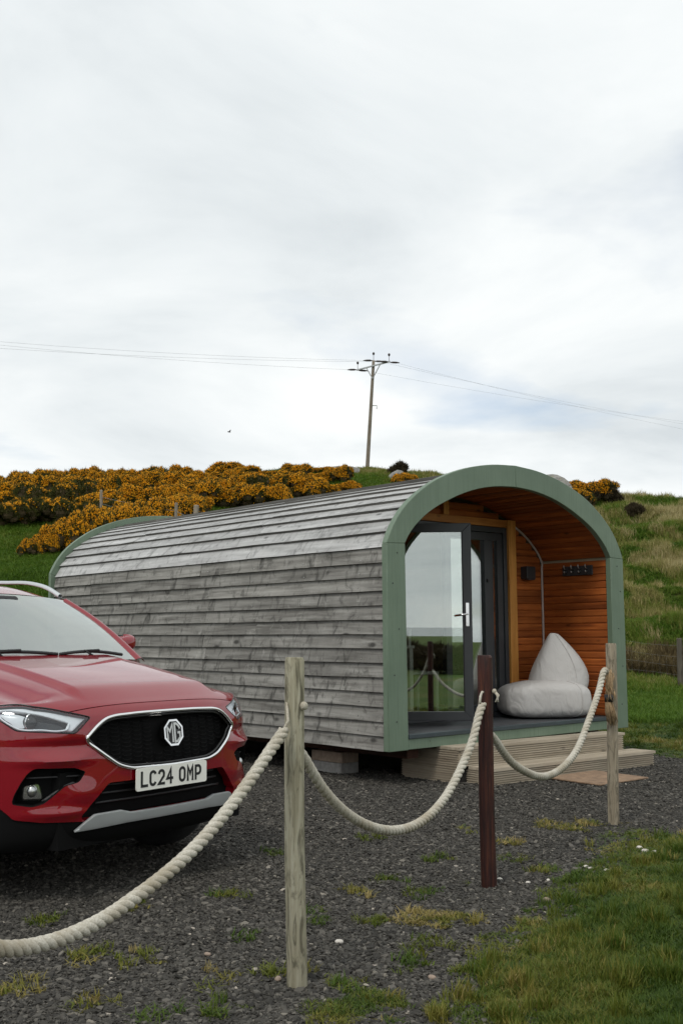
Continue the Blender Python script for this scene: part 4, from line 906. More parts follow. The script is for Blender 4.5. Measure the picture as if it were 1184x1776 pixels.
for sg in (1, -1):
    def pil(u, v):
        a = np.array(ws(1 if sg > 0 else 0, v)); y_ = a[1]; c = np.array([sg * (.835 + (.645 - .835) * v), y_ + .015 + .02 * v, a[2] - .02 + .010 * v]); p = a + (c - a) * u; p[2] += .018 * math.sin(math.pi * u); p[1] -= .012 * math.sin(math.pi * u); return tuple(p)
    gpatch('a_pillar', pil, 8, 16, MAT['paint'])
    def cowl(u, v):
        t_ = u; x = sg * (.0 + .82 * t_); a = csurf(np.array(x), np.array(SMAX)); b_ = np.array([x, a[1] + .055 + .02 * t_, a[2] - .02 + .012 * t_]); return tuple(a + (b_ - a) * v - np.array([0, 0, .006]))
    gpatch('cowl_panel', cowl, 20, 4, MAT['black'])
    def fend(u, v):     # shoulder from the fender to the pillar foot
        a = csurf(np.array(sg * (.70 + .205 * u)), np.array(SMAX)); c = np.array([sg * (.70 + .19 * u), 1.25, 1.10 - .03 * u - .035 * u**4]); return tuple(a + (c - a) * v)
    gpatch('fender_shoulder', fend, 10, 6, MAT['paint'])
    def sg_(u, v):
        y = 1.12 + 2.75 * u; top = min(1, .02 + (y - 1.08) / .50); zt = 1.08 + top * (.40 - .06 * max(0, u - .55)); xb, xt = .885, .885 - .26 * top; return (sg * (xb + (xt - xb) * v), y, beltz(y) - .01 + (zt - beltz(y) + .01) * v)
    gpatch('side_window', sg_, 30, 6, MAT['carglass'])
    def fr_(u, v):
        y = 1.55 + 2.3 * u; zt = 1.48 - .024 * max(0, u - .55); return (sg * (.625 - .02 * v), y, zt + v * .045 - .01)
    gpatch('roof_frame', fr_, 20, 4, MAT['paint'])
    for yy in (2.32, 3.2): b = MB(); b.box((-.004, -.04, 0), (.004, .04, .47)); q = b.build('window_pillar', MAT['black'], car); q.location = (sg * .886, yy, 1.07); q.rotation_euler = (0, -sg * R(31), 0)
    rl = catmull([(1.60, 1.548), (1.72, 1.602), (1.90, 1.640), (2.15, 1.652), (2.8, 1.66), (3.3, 1.645), (3.55, 1.60), (3.66, 1.555)], 40)
    b = MB()
    for i in range(len(rl) - 1):
        (y0, z0), (y1, z1) = rl[i], rl[i + 1]; b.add([(sg * .582, y0, z0 - .024), (sg * .618, y0, z0 - .024), (sg * .614, y0, z0), (sg * .588, y0, z0), (sg * .582, y1, z1 - .024), (sg * .618, y1, z1 - .024), (sg * .614, y1, z1), (sg * .588, y1, z1)], [(0, 1, 5, 4), (1, 2, 6, 5), (2, 3, 7, 6), (3, 0, 4, 7)])
    bevel(b.build('roof_rail', MAT['silver'], car, True), .006)
    mr = lambda t, q: (sg * (.925 + .085 * spow(math.cos(t), .7) * spow(math.cos(q), .6)), 1.34 + .055 * spow(math.sin(t), .8) * spow(math.cos(q), .6) * (1.2 if math.sin(t) < 0 else .6), 1.226 + .052 * spow(math.sin(q), .75) + .012 * math.cos(t))
    v, f = lump(mr, 28, 16); b = MB(); b.add(v, f); mo = b.build('door_mirror', MAT['paint'], car, True)
    b = MB(); b.box((sg * .925 - .065, 1.3715, 1.19), (sg * .925 + .065, 1.3765, 1.265)); b.build('mirror_glass', MAT['chrome'], mo)
    b = MB(); b.tube([(sg * .86, 1.30, 1.135), (sg * .93, 1.30, 1.18)], .025, 8); b.build('mirror_arm', MAT['black'], mo, True)
    # wheels
    for cx in (AX1, AX2):
        wh = empty('wheel', (sg * .80, cx, WR), (0, 0, 0 if sg > 0 else math.pi), car)
        pr = [(-.10, .21), (-.108, .26), (-.105, .30), (-.09, .33), (-.05, .338), (.05, .338), (.09, .33), (.105, .30), (.108, .26), (.10, .21)]; b = MB(); n = 40; v = [(x, r * math.cos(2*math.pi*k/n), r * math.sin(2*math.pi*k/n)) for x, r in pr for k in range(n)]; b.add(v, [(i*n + k, i*n + (k+1) % n, (i+1)*n + (k+1) % n, (i+1)*n + k) for i in range(len(pr)-1) for k in range(n)]); b.build('tyre', MAT['rubber'], wh, True)
        b = MB(); v = [(x, r * math.cos(2*math.pi*k/n), r * math.sin(2*math.pi*k/n)) for x, r in ((.095, .212), (.08, .20), (-.09, .20)) for k in range(n)]; b.add(v, [(i*n + k, i*n + (k+1) % n, (i+1)*n + (k+1) % n, (i+1)*n + k) for i in range(2) for k in range(n)])
        for k in range(5):
            a = 2*math.pi*k/5
            for da in (-.14, .14): b.tube([(.07, .04*math.cos(a), .04*math.sin(a)), (.085, .205*math.cos(a+da), .205*math.sin(a+da))], [.02, .014], 6)
        b.tube([(.05, 0, 0), (.088, 0, 0)], .05, 14); b.build('rim', MAT['silver'], wh, True)
# windscreen wipers, scuttle, tailgate, underbody, cabin
for x0, x1 in ((-.62, .04), (.06, .60)):
    b = MB(); n = 14
    pts_ = [Vector(ws((x / .735 + 1) / 2, .035 + .035 * math.sin(math.pi * (x - x0) / (x1 - x0)))) + Vector((0, -.014, .012)) for x in np.linspace(x0, x1, n)]; b.tube(pts_, [.010] * n, 6)
    b.tube([Vector((x0 + .30, .945, 1.125)), pts_[5] + Vector((0, -.01, .006)), pts_[8] + Vector((0, -.006, .008))], .009, 6); b.build('wiper', MAT['black'], car, True)
def tail(u, v):
    t = 2*u - 1; z = 1.53 - v * 1.2; y = 3.75 + .42 * min(1, v * 2.1) + .06 * math.sin(math.pi * v) - .12 * abs(t)**3; return (t * (.60 + .26 * min(1, v * 2.4)), y, z)
gpatch('tailgate', tail, 16, 20, MAT['paint'])
b = MB(); b.box((-.55, .55, .2), (.55, 4.1, .30)); b.box((-.78, 1.25, .25), (.78, 3.05, .42)); b.build('underbody', MAT['black2'], car)
b = MB(); b.box((-.66, .10, .26), (.66, .60, .62)); b.box((-.5, .16, .62), (.5, .60, .80)); b.build('engine_bay', MAT['black2'], car)
b = MB(); b.box((-.80, 1.22, .42), (.80, 3.7, .60)); b.box((-.74, 1.03, .80), (.74, 1.30, 1.08)); b.build('cabin_floor', MAT['interior'], car)
for x in (-.37, .37):
    se = empty('front_seat', (x, 2.05, .60), (0, 0, 0), car); b = MB(); b.box((-.25, -.3, 0), (.25, .25, .15)); bevel(b.build('cushion', MAT['seatcloth'], se), .05, 3)
    b = MB(); b.box((-.25, .2, .1), (.25, .34, .66), rot=Matrix.Rotation(-R(14), 3, 'X')); bevel(b.build('backrest', MAT['seatcloth'], se), .05, 3); b = MB(); b.box((-.14, .36, .70), (.14, .44, .88)); bevel(b.build('headrest', MAT['seatcloth'], se), .03, 3)
b = MB(); b.tube([(-.37 + .18*math.cos(a), 1.48 + .08*math.sin(a), 1.02 + .16*math.sin(a)) for a in np.linspace(0, 2*math.pi, 28)], .014, 6, cap=False); b.build('steering_wheel', MAT['interior'], car, True)
b = MB(); b.box((-.10, 1.36, 1.40), (.10, 1.47, 1.50), rot=Matrix.Rotation(R(-38), 3, 'X')); bevel(b.build('sensor_housing', MAT['black'], car), .02)

GORSE = [
    (-21.08, 63.8, 1.14, 1.29, 4, 'gorse bush in the skyline row of the thicket on the left hillside', 'gorse bushes of the thicket', 'gorse_bush'),
    (-20.47, 64.6, 0.98, 1.09, 4, 'gorse bush in the skyline row of the thicket on the left hillside', 'gorse bushes of the thicket', 'gorse_bush'),
    (-18.29, 62.0, 1.04, 1.26, 4, 'gorse bush in the skyline row of the thicket on the left hillside', 'gorse bushes of the thicket', 'gorse_bush'),
    (-17.19, 62.4, 1.07, 1.32, 4, 'gorse bush in the skyline row of the thicket on the left hillside', 'gorse bushes of the thicket', 'gorse_bush'),
    (-16.31, 62.4, 0.85, 1.34, 2, 'gorse bush in the skyline row of the thicket on the left hillside', 'gorse bushes of the thicket', 'gorse_bush'),
    (-14.84, 62.2, 1.16, 1.41, 3, 'gorse bush in the skyline row of the thicket on the left hillside', 'gorse bushes of the thicket', 'gorse_bush'),
    (-13.47, 60.2, 0.86, 1.08, 1, 'gorse bush in the skyline row of the thicket on the left hillside', 'gorse bushes of the thicket', 'gorse_bush'),
    (-12.29, 58.9, 0.97, 1.19, 2, 'gorse bush in the skyline row of the thicket on the left hillside', 'gorse bushes of the thicket', 'gorse_bush'),
    (-10.77, 58.2, 1.01, 1.07, 2, 'gorse bush in the skyline row of the thicket on the left hillside', 'gorse bushes of the thicket', 'gorse_bush'),
    (-9.5, 56.5, 1.11, 1.32, 4, 'gorse bush in the skyline row of the thicket on the left hillside', 'gorse bushes of the thicket', 'gorse_bush'),
    (-8.69, 58.0, 1.01, 1.15, 1, 'gorse bush in the skyline row of the thicket on the left hillside', 'gorse bushes of the thicket', 'gorse_bush'),
    (-7.14, 52.6, 0.92, 0.91, 1, 'gorse bush in the skyline row of the thicket on the left hillside', 'gorse bushes of the thicket', 'gorse_bush'),
    (-5.88, 51.7, 0.82, 0.8, 2, 'gorse bush in the skyline row of the thicket on the left hillside', 'gorse bushes of the thicket', 'gorse_bush'),
    (-4.94, 50.7, 0.72, 1.02, 1, 'gorse bush in the skyline row of the thicket on the left hillside', 'gorse bushes of the thicket', 'gorse_bush'),
    (-4.06, 52.2, 1.05, 0.57, 2, 'gorse bush in the skyline row of the thicket on the left hillside', 'gorse bushes of the thicket', 'gorse_bush'),
    (-3.26, 52.6, 0.93, 0.46, 2, 'gorse bush in the skyline row of the thicket on the left hillside', 'gorse bushes of the thicket', 'gorse_bush'),
    (-2.3, 52.5, 0.97, 0.88, 2, 'gorse bush in the skyline row of the thicket on the left hillside', 'gorse bushes of the thicket', 'gorse_bush'),
    (-1.02, 51.8, 0.83, 0.64, 3, 'gorse bush in the skyline row of the thicket on the left hillside', 'gorse bushes of the thicket', 'gorse_bush'),
    (-0.12, 52.1, 0.73, 0.87, 3, 'gorse bush in the skyline row of the thicket on the left hillside', 'gorse bushes of the thicket', 'gorse_bush'),
    (-18.18, 54.1, 1.23, 1.47, 2, 'gorse bush in the bright middle band of the hillside thicket', 'gorse bushes of the thicket', 'gorse_bush'),
    (-16.51, 53.6, 1.15, 1.03, 2, 'gorse bush in the bright middle band of the hillside thicket', 'gorse bushes of the thicket', 'gorse_bush'),
    (-15.1, 52.5, 1.05, 1.27, 1, 'gorse bush in the bright middle band of the hillside thicket', 'gorse bushes of the thicket', 'gorse_bush'),
    (-14.38, 51.9, 1.08, 1.29, 2, 'gorse bush in the bright middle band of the hillside thicket', 'gorse bushes of the thicket', 'gorse_bush'),
    (-13.23, 52.7, 1.1, 1.27, 4, 'gorse bush in the bright middle band of the hillside thicket', 'gorse bushes of the thicket', 'gorse_bush'),
    (-12.34, 52.1, 1.15, 1.13, 3, 'gorse bush in the bright middle band of the hillside thicket', 'gorse bushes of the thicket', 'gorse_bush'),
    (-10.86, 50.9, 0.99, 1.13, 3, 'gorse bush in the bright middle band of the hillside thicket', 'gorse bushes of the thicket', 'gorse_bush'),
    (-8.82, 45.6, 0.81, 1.19, 3, 'gorse bush in the bright middle band of the hillside thicket', 'gorse bushes of the thicket', 'gorse_bush'),
    (-7.76, 46.0, 0.97, 1.14, 2, 'gorse bush in the bright middle band of the hillside thicket', 'gorse bushes of the thicket', 'gorse_bush'),
    (-6.99, 45.7, 0.94, 1.15, 0, 'gorse bush in the bright middle band of the hillside thicket', 'gorse bushes of the thicket', 'gorse_bush'),
    (-5.84, 45.4, 1.02, 0.96, 1, 'gorse bush in the bright middle band of the hillside thicket', 'gorse bushes of the thicket', 'gorse_bush'),
    (-5.23, 45.9, 0.86, 1.1, 2, 'gorse bush in the bright middle band of the hillside thicket', 'gorse bushes of the thicket', 'gorse_bush'),
    (-4.36, 47.4, 1.01, 0.98, 3, 'gorse bush in the bright middle band of the hillside thicket', 'gorse bushes of the thicket', 'gorse_bush'),
    (-3.44, 47.7, 1.12, 1.17, 3, 'gorse bush in the bright middle band of the hillside thicket', 'gorse bushes of the thicket', 'gorse_bush'),
    (-2.46, 49.3, 0.95, 1.28, 2, 'gorse bush in the bright middle band of the hillside thicket', 'gorse bushes of the thicket', 'gorse_bush'),
    (-1.39, 49.1, 0.95, 1.18, 0, 'gorse bush in the bright middle band of the hillside thicket', 'gorse bushes of the thicket', 'gorse_bush'),
    (-15.42, 46.9, 0.85, 1.32, 6, 'gorse bush in the lower shaded band of the hillside thicket', 'gorse bushes of the thicket', 'gorse_bush'),
    (-13.71, 44.9, 1.15, 1.26, 3, 'gorse bush in the lower shaded band of the hillside thicket', 'gorse bushes of the thicket', 'gorse_bush'),
    (-13.07, 44.6, 1.07, 1.19, 6, 'gorse bush in the lower shaded band of the hillside thicket', 'gorse bushes of the thicket', 'gorse_bush'),
    (-10.81, 40.8, 1.02, 1.12, 6, 'gorse bush in the lower shaded band of the hillside thicket', 'gorse bushes of the thicket', 'gorse_bush'),
    (-10.29, 41.6, 0.76, 1.13, 6, 'gorse bush in the lower shaded band of the hillside thicket', 'gorse bushes of the thicket', 'gorse_bush'),
    (-8.84, 40.9, 1.03, 1.03, 1, 'gorse bush in the lower shaded band of the hillside thicket', 'gorse bushes of the thicket', 'gorse_bush'),
    (-8.53, 43.0, 0.95, 0.96, 1, 'gorse bush in the lower shaded band of the hillside thicket', 'gorse bushes of the thicket', 'gorse_bush'),
    (-7.51, 42.8, 1.09, 1.09, 3, 'gorse bush in the lower shaded band of the hillside thicket', 'gorse bushes of the thicket', 'gorse_bush'),
    (-6.68, 42.5, 0.95, 1.15, 1, 'gorse bush in the lower shaded band of the hillside thicket', 'gorse bushes of the thicket', 'gorse_bush'),
    (-5.84, 44.1, 0.99, 1.2, 2, 'gorse bush in the lower shaded band of the hillside thicket', 'gorse bushes of the thicket', 'gorse_bush'),
    (-4.94, 44.5, 1.12, 0.95, 1, 'gorse bush in the lower shaded band of the hillside thicket', 'gorse bushes of the thicket', 'gorse_bush'),
    (-3.79, 44.2, 0.94, 1.18, 2, 'gorse bush in the lower shaded band of the hillside thicket', 'gorse bushes of the thicket', 'gorse_bush'),
    (-2.92, 44.5, 0.95, 1.08, 1, 'gorse bush in the lower shaded band of the hillside thicket', 'gorse bushes of the thicket', 'gorse_bush'),
    (-13.1, 39.4, 0.84, 0.96, 6, 'dark leggy gorse bush with few flowers at the foot of the thicket', 'dark gorse at the thicket foot', 'gorse_bush'),
    (-12.07, 38.8, 0.83, 0.95, 6, 'dark leggy gorse bush with few flowers at the foot of the thicket', 'dark gorse at the thicket foot', 'gorse_bush'),
    (-11.51, 39.7, 0.84, 0.97, 6, 'dark leggy gorse bush with few flowers at the foot of the thicket', 'dark gorse at the thicket foot', 'gorse_bush'),
    (-10.69, 39.8, 0.85, 0.97, 6, 'dark leggy gorse bush with few flowers at the foot of the thicket', 'dark gorse at the thicket foot', 'gorse_bush'),
    (-9.71, 39.3, 0.84, 0.96, 6, 'dark leggy gorse bush with few flowers at the foot of the thicket', 'dark gorse at the thicket foot', 'gorse_bush'),
    (-8.83, 39.1, 0.83, 0.96, 6, 'dark leggy gorse bush with few flowers at the foot of the thicket', 'dark gorse at the thicket foot', 'gorse_bush'),
    (-8.87, 32.5, 0.52, 0.73, 1, 'gorse bush in the bright orange tongue reaching down towards the pod roof', 'gorse bushes of the lower tongue', 'gorse_bush'),
    (-8.49, 32.7, 0.61, 1.01, 0, 'gorse bush in the bright orange tongue reaching down towards the pod roof', 'gorse bushes of the lower tongue', 'gorse_bush'),
    (-7.93, 32.9, 0.73, 1.29, 1, 'gorse bush in the bright orange tongue reaching down towards the pod roof', 'gorse bushes of the lower tongue', 'gorse_bush'),
    (-7.3, 33.2, 0.74, 1.34, 1, 'gorse bush in the bright orange tongue reaching down towards the pod roof', 'gorse bushes of the lower tongue', 'gorse_bush'),
    (-6.66, 34.0, 0.76, 1.27, 0, 'gorse bush in the bright orange tongue reaching down towards the pod roof', 'gorse bushes of the lower tongue', 'gorse_bush'),
    (-6.09, 35.4, 0.79, 1.32, 0, 'gorse bush in the bright orange tongue reaching down towards the pod roof', 'gorse bushes of the lower tongue', 'gorse_bush'),
    (-5.6, 37.8, 0.84, 1.21, 0, 'gorse bush in the bright orange tongue reaching down towards the pod roof', 'gorse bushes of the lower tongue', 'gorse_bush'),
    (-8.05, 32.7, 0.45, 0.7, 0, 'gorse bush in the bright orange tongue reaching down towards the pod roof', 'gorse bushes of the lower tongue', 'gorse_bush'),
    (-7.61, 33.4, 0.55, 0.85, 0, 'gorse bush in the bright orange tongue reaching down towards the pod roof', 'gorse bushes of the lower tongue', 'gorse_bush'),
    (-6.94, 33.6, 0.59, 0.89, 0, 'gorse bush in the bright orange tongue reaching down towards the pod roof', 'gorse bushes of the lower tongue', 'gorse_bush'),
    (-6.32, 34.6, 0.64, 0.96, 0, 'gorse bush in the bright orange tongue reaching down towards the pod roof', 'gorse bushes of the lower tongue', 'gorse_bush'),
    (-7.5, 37.2, 0.69, 0.95, 1, 'gorse bush in the bright orange tongue reaching down towards the pod roof', 'gorse bushes of the lower tongue', 'gorse_bush'),
    (-6.51, 37.8, 0.72, 0.97, 0, 'gorse bush in the bright orange tongue reaching down towards the pod roof', 'gorse bushes of the lower tongue', 'gorse_bush'),
    (-5.94, 39.4, 0.75, 0.96, 1, 'gorse bush in the bright orange tongue reaching down towards the pod roof', 'gorse bushes of the lower tongue', 'gorse_bush'),
    (-8.2, 36.8, 0.59, 0.9, 0, 'gorse bush in the bright orange tongue reaching down towards the pod roof', 'gorse bushes of the lower tongue', 'gorse_bush'),
    (-5.67, 42.0, 0.67, 0.89, 0, 'gorse bush in the bright orange tongue reaching down towards the pod roof', 'gorse bushes of the lower tongue', 'gorse_bush'),
    (-6.25, 33.3, 0.5, 0.64, 0, 'gorse bush in the bright orange tongue reaching down towards the pod roof', 'gorse bushes of the lower tongue', 'gorse_bush'),
    (-9.29, 32.3, 0.38, 0.62, 2, 'small round gorse bush at the lower left end of the thicket', None, 'gorse_bush'),
    (-5.48, 56.0, 1.49, 1.01, 1, 'tallest rounded gorse bush on the skyline above the roof', None, 'gorse_bush'),
    (-0.97, 56.1, 0.75, 0.48, 1, 'low gorse bush on the crest left of the power pole', None, 'gorse_bush'),
    (-2.14, 55.2, 0.65, 0.53, 4, 'brownish gorse bush on the crest beside the flat boulder', None, 'gorse_bush'),
    (0.22, 50.7, 0.81, 0.65, 1, 'gorse bush just above the roof ridge left of the boulder', None, 'gorse_bush'),
    (-0.85, 49.5, 0.92, 0.79, 0, 'bright gorse bush touching the roof line in the middle', None, 'gorse_bush'),
    (3.16, 60.1, 0.67, 0.83, 5, 'dark bare spiky bush on the crest right of the pole', None, 'bare_bush'),
    (3.25, 56.0, 0.71, 0.71, 0, 'small orange gorse bush just right of the power pole foot', None, 'gorse_bush'),
    (11.12, 53.2, 0.99, 0.74, 2, 'yellow gorse bush on the crest above the green arch', None, 'gorse_bush'),
    (12.03, 51.2, 1.16, 0.98, 3, 'large half bare gorse bush right of the green arch', None, 'gorse_bush'),
    (11.18, 49.9, 0.66, 0.8, 3, 'lower gorse bush hugging the right side of the green arch', None, 'gorse_bush'),
    (12.49, 51.1, 0.82, 0.98, 5, 'brown bare bush beside the gorse right of the arch', None, 'bare_bush'),
    (12.72, 46.5, 0.54, 0.64, 5, 'lone dark twiggy bush on the grassy right bank', None, 'bare_bush'),
]

# ================================================================== hillside: pole, wires, fences, rocks, gorse
def gz(x, y): return float(height(x, y))
# power pole
px_, py_ = 1.77, 75.0; pz = gz(px_, py_); ptop = 20.95
pole = empty('power_pole', (px_, py_, pz)); tag(pole, 'leaning wooden power pole with crossarm on the hill crest', 'pole')
lx = lambda z: (2.235 - 1.77) * (z / (ptop - 12.9))
hp = ptop - pz; lean = .058
def PP(x, y, z): return (x + lean * z, y, z)
b = MB(); b.tube([PP(0, 0, z) for z in np.linspace(-.5, hp, 12)], list(np.linspace(.15, .105, 12)), 12); b.build('pole_shaft', MAT['polewood'], pole, True)
arm_d = Vector((1.15, -.55, .17)).normalized(); ac = Vector(PP(0, -.16, hp - .42))
b = MB(); q = arm_d.to_track_quat('X', 'Z').to_matrix(); b.box((-1.3, -.045, -.045), (1.3, .045, .045), rot=q, c=(0, 0, 0)); o = b.build('crossarm', MAT['galv'], pole); o.location = ac
for s_ in (-.55, .55):
    b = MB(); b.tube([ac + arm_d * s_, Vector(PP(0, -.13, hp - 1.35))], .035, 6); b.build('brace', MAT['galv'], pole)
b = MB(); b.tube([PP(.1, 0, hp - 3.25), PP(.42, 0, hp - 3.25), PP(.42, 0, hp - 3.5)], .03, 6); b.build('pole_bracket', MAT['galv'], pole)
tops = []
for i, s_ in enumerate((-1.22, -.02, 1.22)):
    base = ac + arm_d * s_ if i != 1 else Vector(PP(0, 0, hp))
    b = MB(); b.tube([base, base + Vector((0, 0, .42))], .018, 6); b.tube([base + Vector((0, 0, .40)), base + Vector((0, 0, .47)), base + Vector((0, 0, .55)), base + Vector((0, 0, .60))], [.04, .085, .085, .04], 10); b.build('pin_insulator', MAT['ceramic'], pole, True)
    tops.append(base)
def sag(a, c, s, n=24): return [Vector(a).lerp(Vector(c), i / (n - 1)) - Vector((0, 0, 4 * s * (i / (n - 1)) * (1 - i / (n - 1)))) for i in range(n)]
wl_ = [('upper', (-62, 62, 24.6)), ('middle', (-62, 63, 24.2)), ('lower', (-62, 64, 23.3))]
for i, (nm, end) in enumerate(wl_):
    st_ = Vector(pole.location) + tops[i] + Vector((-.35, 0, 0)); b = MB(); b.tube(sag(st_, end, 1.3), .0065, 4); o = b.build('power_line', MAT['cable']); tag(o, f'{nm} of three thin power lines left of the pole', 'power line', 'power lines')
    b = MB(); b.tube([st_ + Vector((.3, 0, 0)), st_ + Vector((.1, 0, .01)), st_ + Vector((-.15, 0, .01)), st_ + Vector((-.4, 0, 0))], [.02, .07, .07, .02], 8); o = b.build('strain_insulator', MAT['ceramic'], pole, True); o.location = -Vector(pole.location)
for i, (nm, end) in enumerate([('upper', (66, 112, 21.6)), ('middle', (66, 113, 20.2)), ('lower', (66, 114, 19.2))]):
    st_ = Vector(pole.location) + tops[i] + Vector((.35, 0, -.05)); b = MB(); b.tube(sag(st_, end, 1.0), .005, 4); o = b.build('power_line', MAT['cable']); tag(o, f'{nm} of three faint power lines running down right of the pole', 'power line', 'power lines')
    b = MB(); b.tube([st_ + Vector((-.3, 0, 0)), st_ + Vector((-.1, 0, .0)), st_ + Vector((.15, 0, -.01)), st_ + Vector((.4, 0, -.02))], [.02, .07, .07, .02], 8); o = b.build('strain_insulator', MAT['ceramic'], pole, True); o.location = -Vector(pole.location)
# birds
def bird(label, loc, sc, flap, rz):
    e = empty('bird', loc, (R(10), R(-25), rz)); b = MB(); b.tube([(0, -.17, .0), (0, -.11, .02), (0, 0, .0), (0, .12, .0), (0, .22, .0)], [.012, .04, .055, .035, .02], 8); o = b.build('body', MAT['birdmat'], e, True); o.scale = (sc,) * 3
    for s_ in (-1, 1):
        v = [(0, -.06, .02), (0, .08, .02), (s_*.2, .07, .02 + .2*flap), (s_*.2, -.08, .03 + .2*flap), (s_*.42, .06, .02 + .22*flap), (s_*.45, .0, .02 + .22*flap)]; b = MB(); b.add(v, [(0, 1, 2, 3), (3, 2, 4, 5)]); o = b.build('wing', MAT['birdmat'], e); o.scale = (sc,) * 3; m = o.modifiers.new('s', 'SOLIDIFY'); m.thickness = .012
    return tag(e, label, 'bird')
bird('small dark bird flying low above the gorse thicket', (-4.2, 40, 9.0), .34, .6, R(70))
# right hillside wire fence and far fence
def fence_post(p, h, r, label, grp, tilt=0, parent=None):
    b = MB(); b.tube([(0, 0, -.2), (tilt * h * .5, 0, h * .5), (tilt * h, 0, h - .02), (tilt * h, 0, h)], [r, r * .97, r * .95, r * .8], 9); o = b.build('fence_post', MAT['post_dark' if 'netting' in label else 'polewood']); o.location = (p[0], p[1], gz(*p)); return tag(o, label, 'fence post', grp)
FP = [np.array([5.0, 25.4]), np.array([7.40, 23.95]), np.array([10.6, 21.9])]
fence_post(FP[0], 1.15, .06, 'fence post hidden low behind the green frame at the hill foot', 'posts of the hillside wire fence')
fence_post(FP[1], 1.12, .065, 'grey fence post of the wire netting fence at right edge', 'posts of the hillside wire fence', .01)
fence_post(FP[2], 1.15, .06, 'further fence post of the wire netting fence beyond right edge', 'posts of the hillside wire fence')
nt = empty('wire_netting', (float(FP[0][0]), float(FP[0][1]), 0)); tag(nt, 'sagging galvanised stock netting in front of the tussock bank', 'wire fence')
for k, h_ in enumerate((.12, .32, .52, .72, .95)):
    b = MB()
    for a, c in zip(FP[:-1], FP[1:]):
        b.tube([Vector((*(a + (c - a) * t), gz(*(a + (c - a) * t)) * 0 + gz(*a) + (gz(*c) - gz(*a)) * t + h_ - .05 * math.sin(math.pi * t) + .015 * math.sin(9 * t + k))) - Vector((float(FP[0][0]), float(FP[0][1]), 0)) for t in np.linspace(0, 1, 14)], .0022, 4)
    b.build('horizontal_wire', MAT['wire'], nt)
b = MB()
for a, c in zip(FP[:-1], FP[1:]):
    for t in np.arange(.02, 1, .055):
        p = a + (c - a) * t; z0 = gz(*a) + (gz(*c) - gz(*a)) * t; o3 = Vector((float(FP[0][0]), float(FP[0][1]), 0)); b.tube([Vector((p[0], p[1], z0 + .07)) - o3, Vector((p[0], p[1], z0 + .68)) - o3], .0011, 3)
b.build('vertical_wire', MAT['wire'], nt)
hp_l = [(-8.6, 38.6, 'leftmost fence post among the gorse behind the roof'), (-6.35, 36.0, 'square topped fence post in front of the dark gorse behind the roof'), (-5.3, 34.4, 'thin fence post second from the right behind the roof'), (-4.5, 33.0, 'thick fence post furthest right above the pod roof')]
for i, (x, y, lb) in enumerate(hp_l): fence_post((x, y), 1.25 + .12 * (i == 3), .055 + .03 * (i in (1, 3)), lb, 'fence posts on the hillside behind the roof', .02 * (i - 1))
b = MB()
for h_ in (.45, .75, 1.0):
    for (x0, y0, _), (x1, y1, _) in zip(hp_l[:-1], hp_l[1:]): b.tube([(x0 + (x1 - x0)*t, y0 + (y1 - y0)*t, gz(x0, y0) + (gz(x1, y1) - gz(x0, y0))*t + h_ - .05*math.sin(math.pi*t)) for t in np.linspace(0, 1, 6)], .008, 4)
tag(b.build('fence_wire', MAT['wire']), 'thin wires strung between fence posts below the gorse', 'wire')
# rocks
def rockmesh(seed, sub=3):
    bm = bmesh.new(); bmesh.ops.create_icosphere(bm, subdivisions=sub, radius=1); rr = np.random.default_rng(seed); pl_ = rr.normal(size=(9, 3)); pl_ /= np.linalg.norm(pl_, axis=1)[:, None]; dd = rr.uniform(.55, .9, 9)
    for v in bm.verts:
        p = np.array(v.co)
        for n_, d_ in zip(pl_, dd):
            k = p @ n_
            if k > d_: p = p - n_ * (k - d_) * .9
        p = p * (1 + .08 * (vnoise(p[0] * 3 + 9, p[1] * 3 + p[2] * 2, 1, seed, 3) - .5)); v.co = Vector(p)
    me = bpy.data.meshes.new('rock'); bm.to_mesh(me); bm.free(); me.materials.append(MAT['rock']); return me
RKM = [rockmesh(s) for s in (3, 8, 13)]
for k, (x, y, s, lb) in enumerate([(.1, 64, (1.3, .8, .40), 'flat pale boulder on the crest left of the power pole'), (3.1, 58.5, (.8, .6, .5), 'pale boulder in grass below the power pole'), (10.0, 52.5, (1.3, 1, .9), 'grey rock outcrop rising above the green arch'), (11.3, 52.0, (.9, .7, .75), 'smaller grey rock right of the outcrop above the arch'), (14.2, 40, (.35, .3, .2), 'small pale stone in the tussock grass on the right bank')]):
    o = bpy.data.objects.new('boulder', RKM[k % 3]); COL.objects.link(o); o.location = (x, y, gz(x, y) + s[2] * .35); o.scale = s; o.rotation_euler = (0, 0, k * 1.3); tag(o, lb, 'rock', 'rocks on the hill')

# foliage materials
def leaf_mat(name, cols, attr=None, rough=.7, trans=.25):
    t = NT(name)
    if attr:
        a = t.n('Attribute', attribute_name=attr, attribute_type='INSTANCER'); f = a.outputs['Fac']
    else:
        v = t.coord((1, 1, 1), 30); f = t.noise(v, 5, 3, .6)
    c = t.ramp(f, cols); t.set(Base_Color=c, Roughness=rough); t.b.inputs['Specular IOR Level'].default_value = .25
    if trans:
        tr = t.n('BsdfTranslucent'); t.l(c, tr.inputs[0]); mx = t.n('MixShader'); mx.inputs[0].default_value = trans; t.l(t.b.outputs[0], mx.inputs[1]); t.l(tr.outputs[0], mx.inputs[2]); t.l(mx.outputs[0], t.out.inputs[0])
    return t.mat
MAT['gorse_leaf'] = leaf_mat('gorse_leaf', [(.25, (.045, .050, .012)), (.5, (.085, .090, .022)), (.75, (.13, .125, .034))])
MAT['gorse_flower'] = leaf_mat('gorse_flower', [(.25, (.60, .23, .008)), (.5, (.80, .36, .010)), (.75, (.88, .46, .016))], trans=.15)
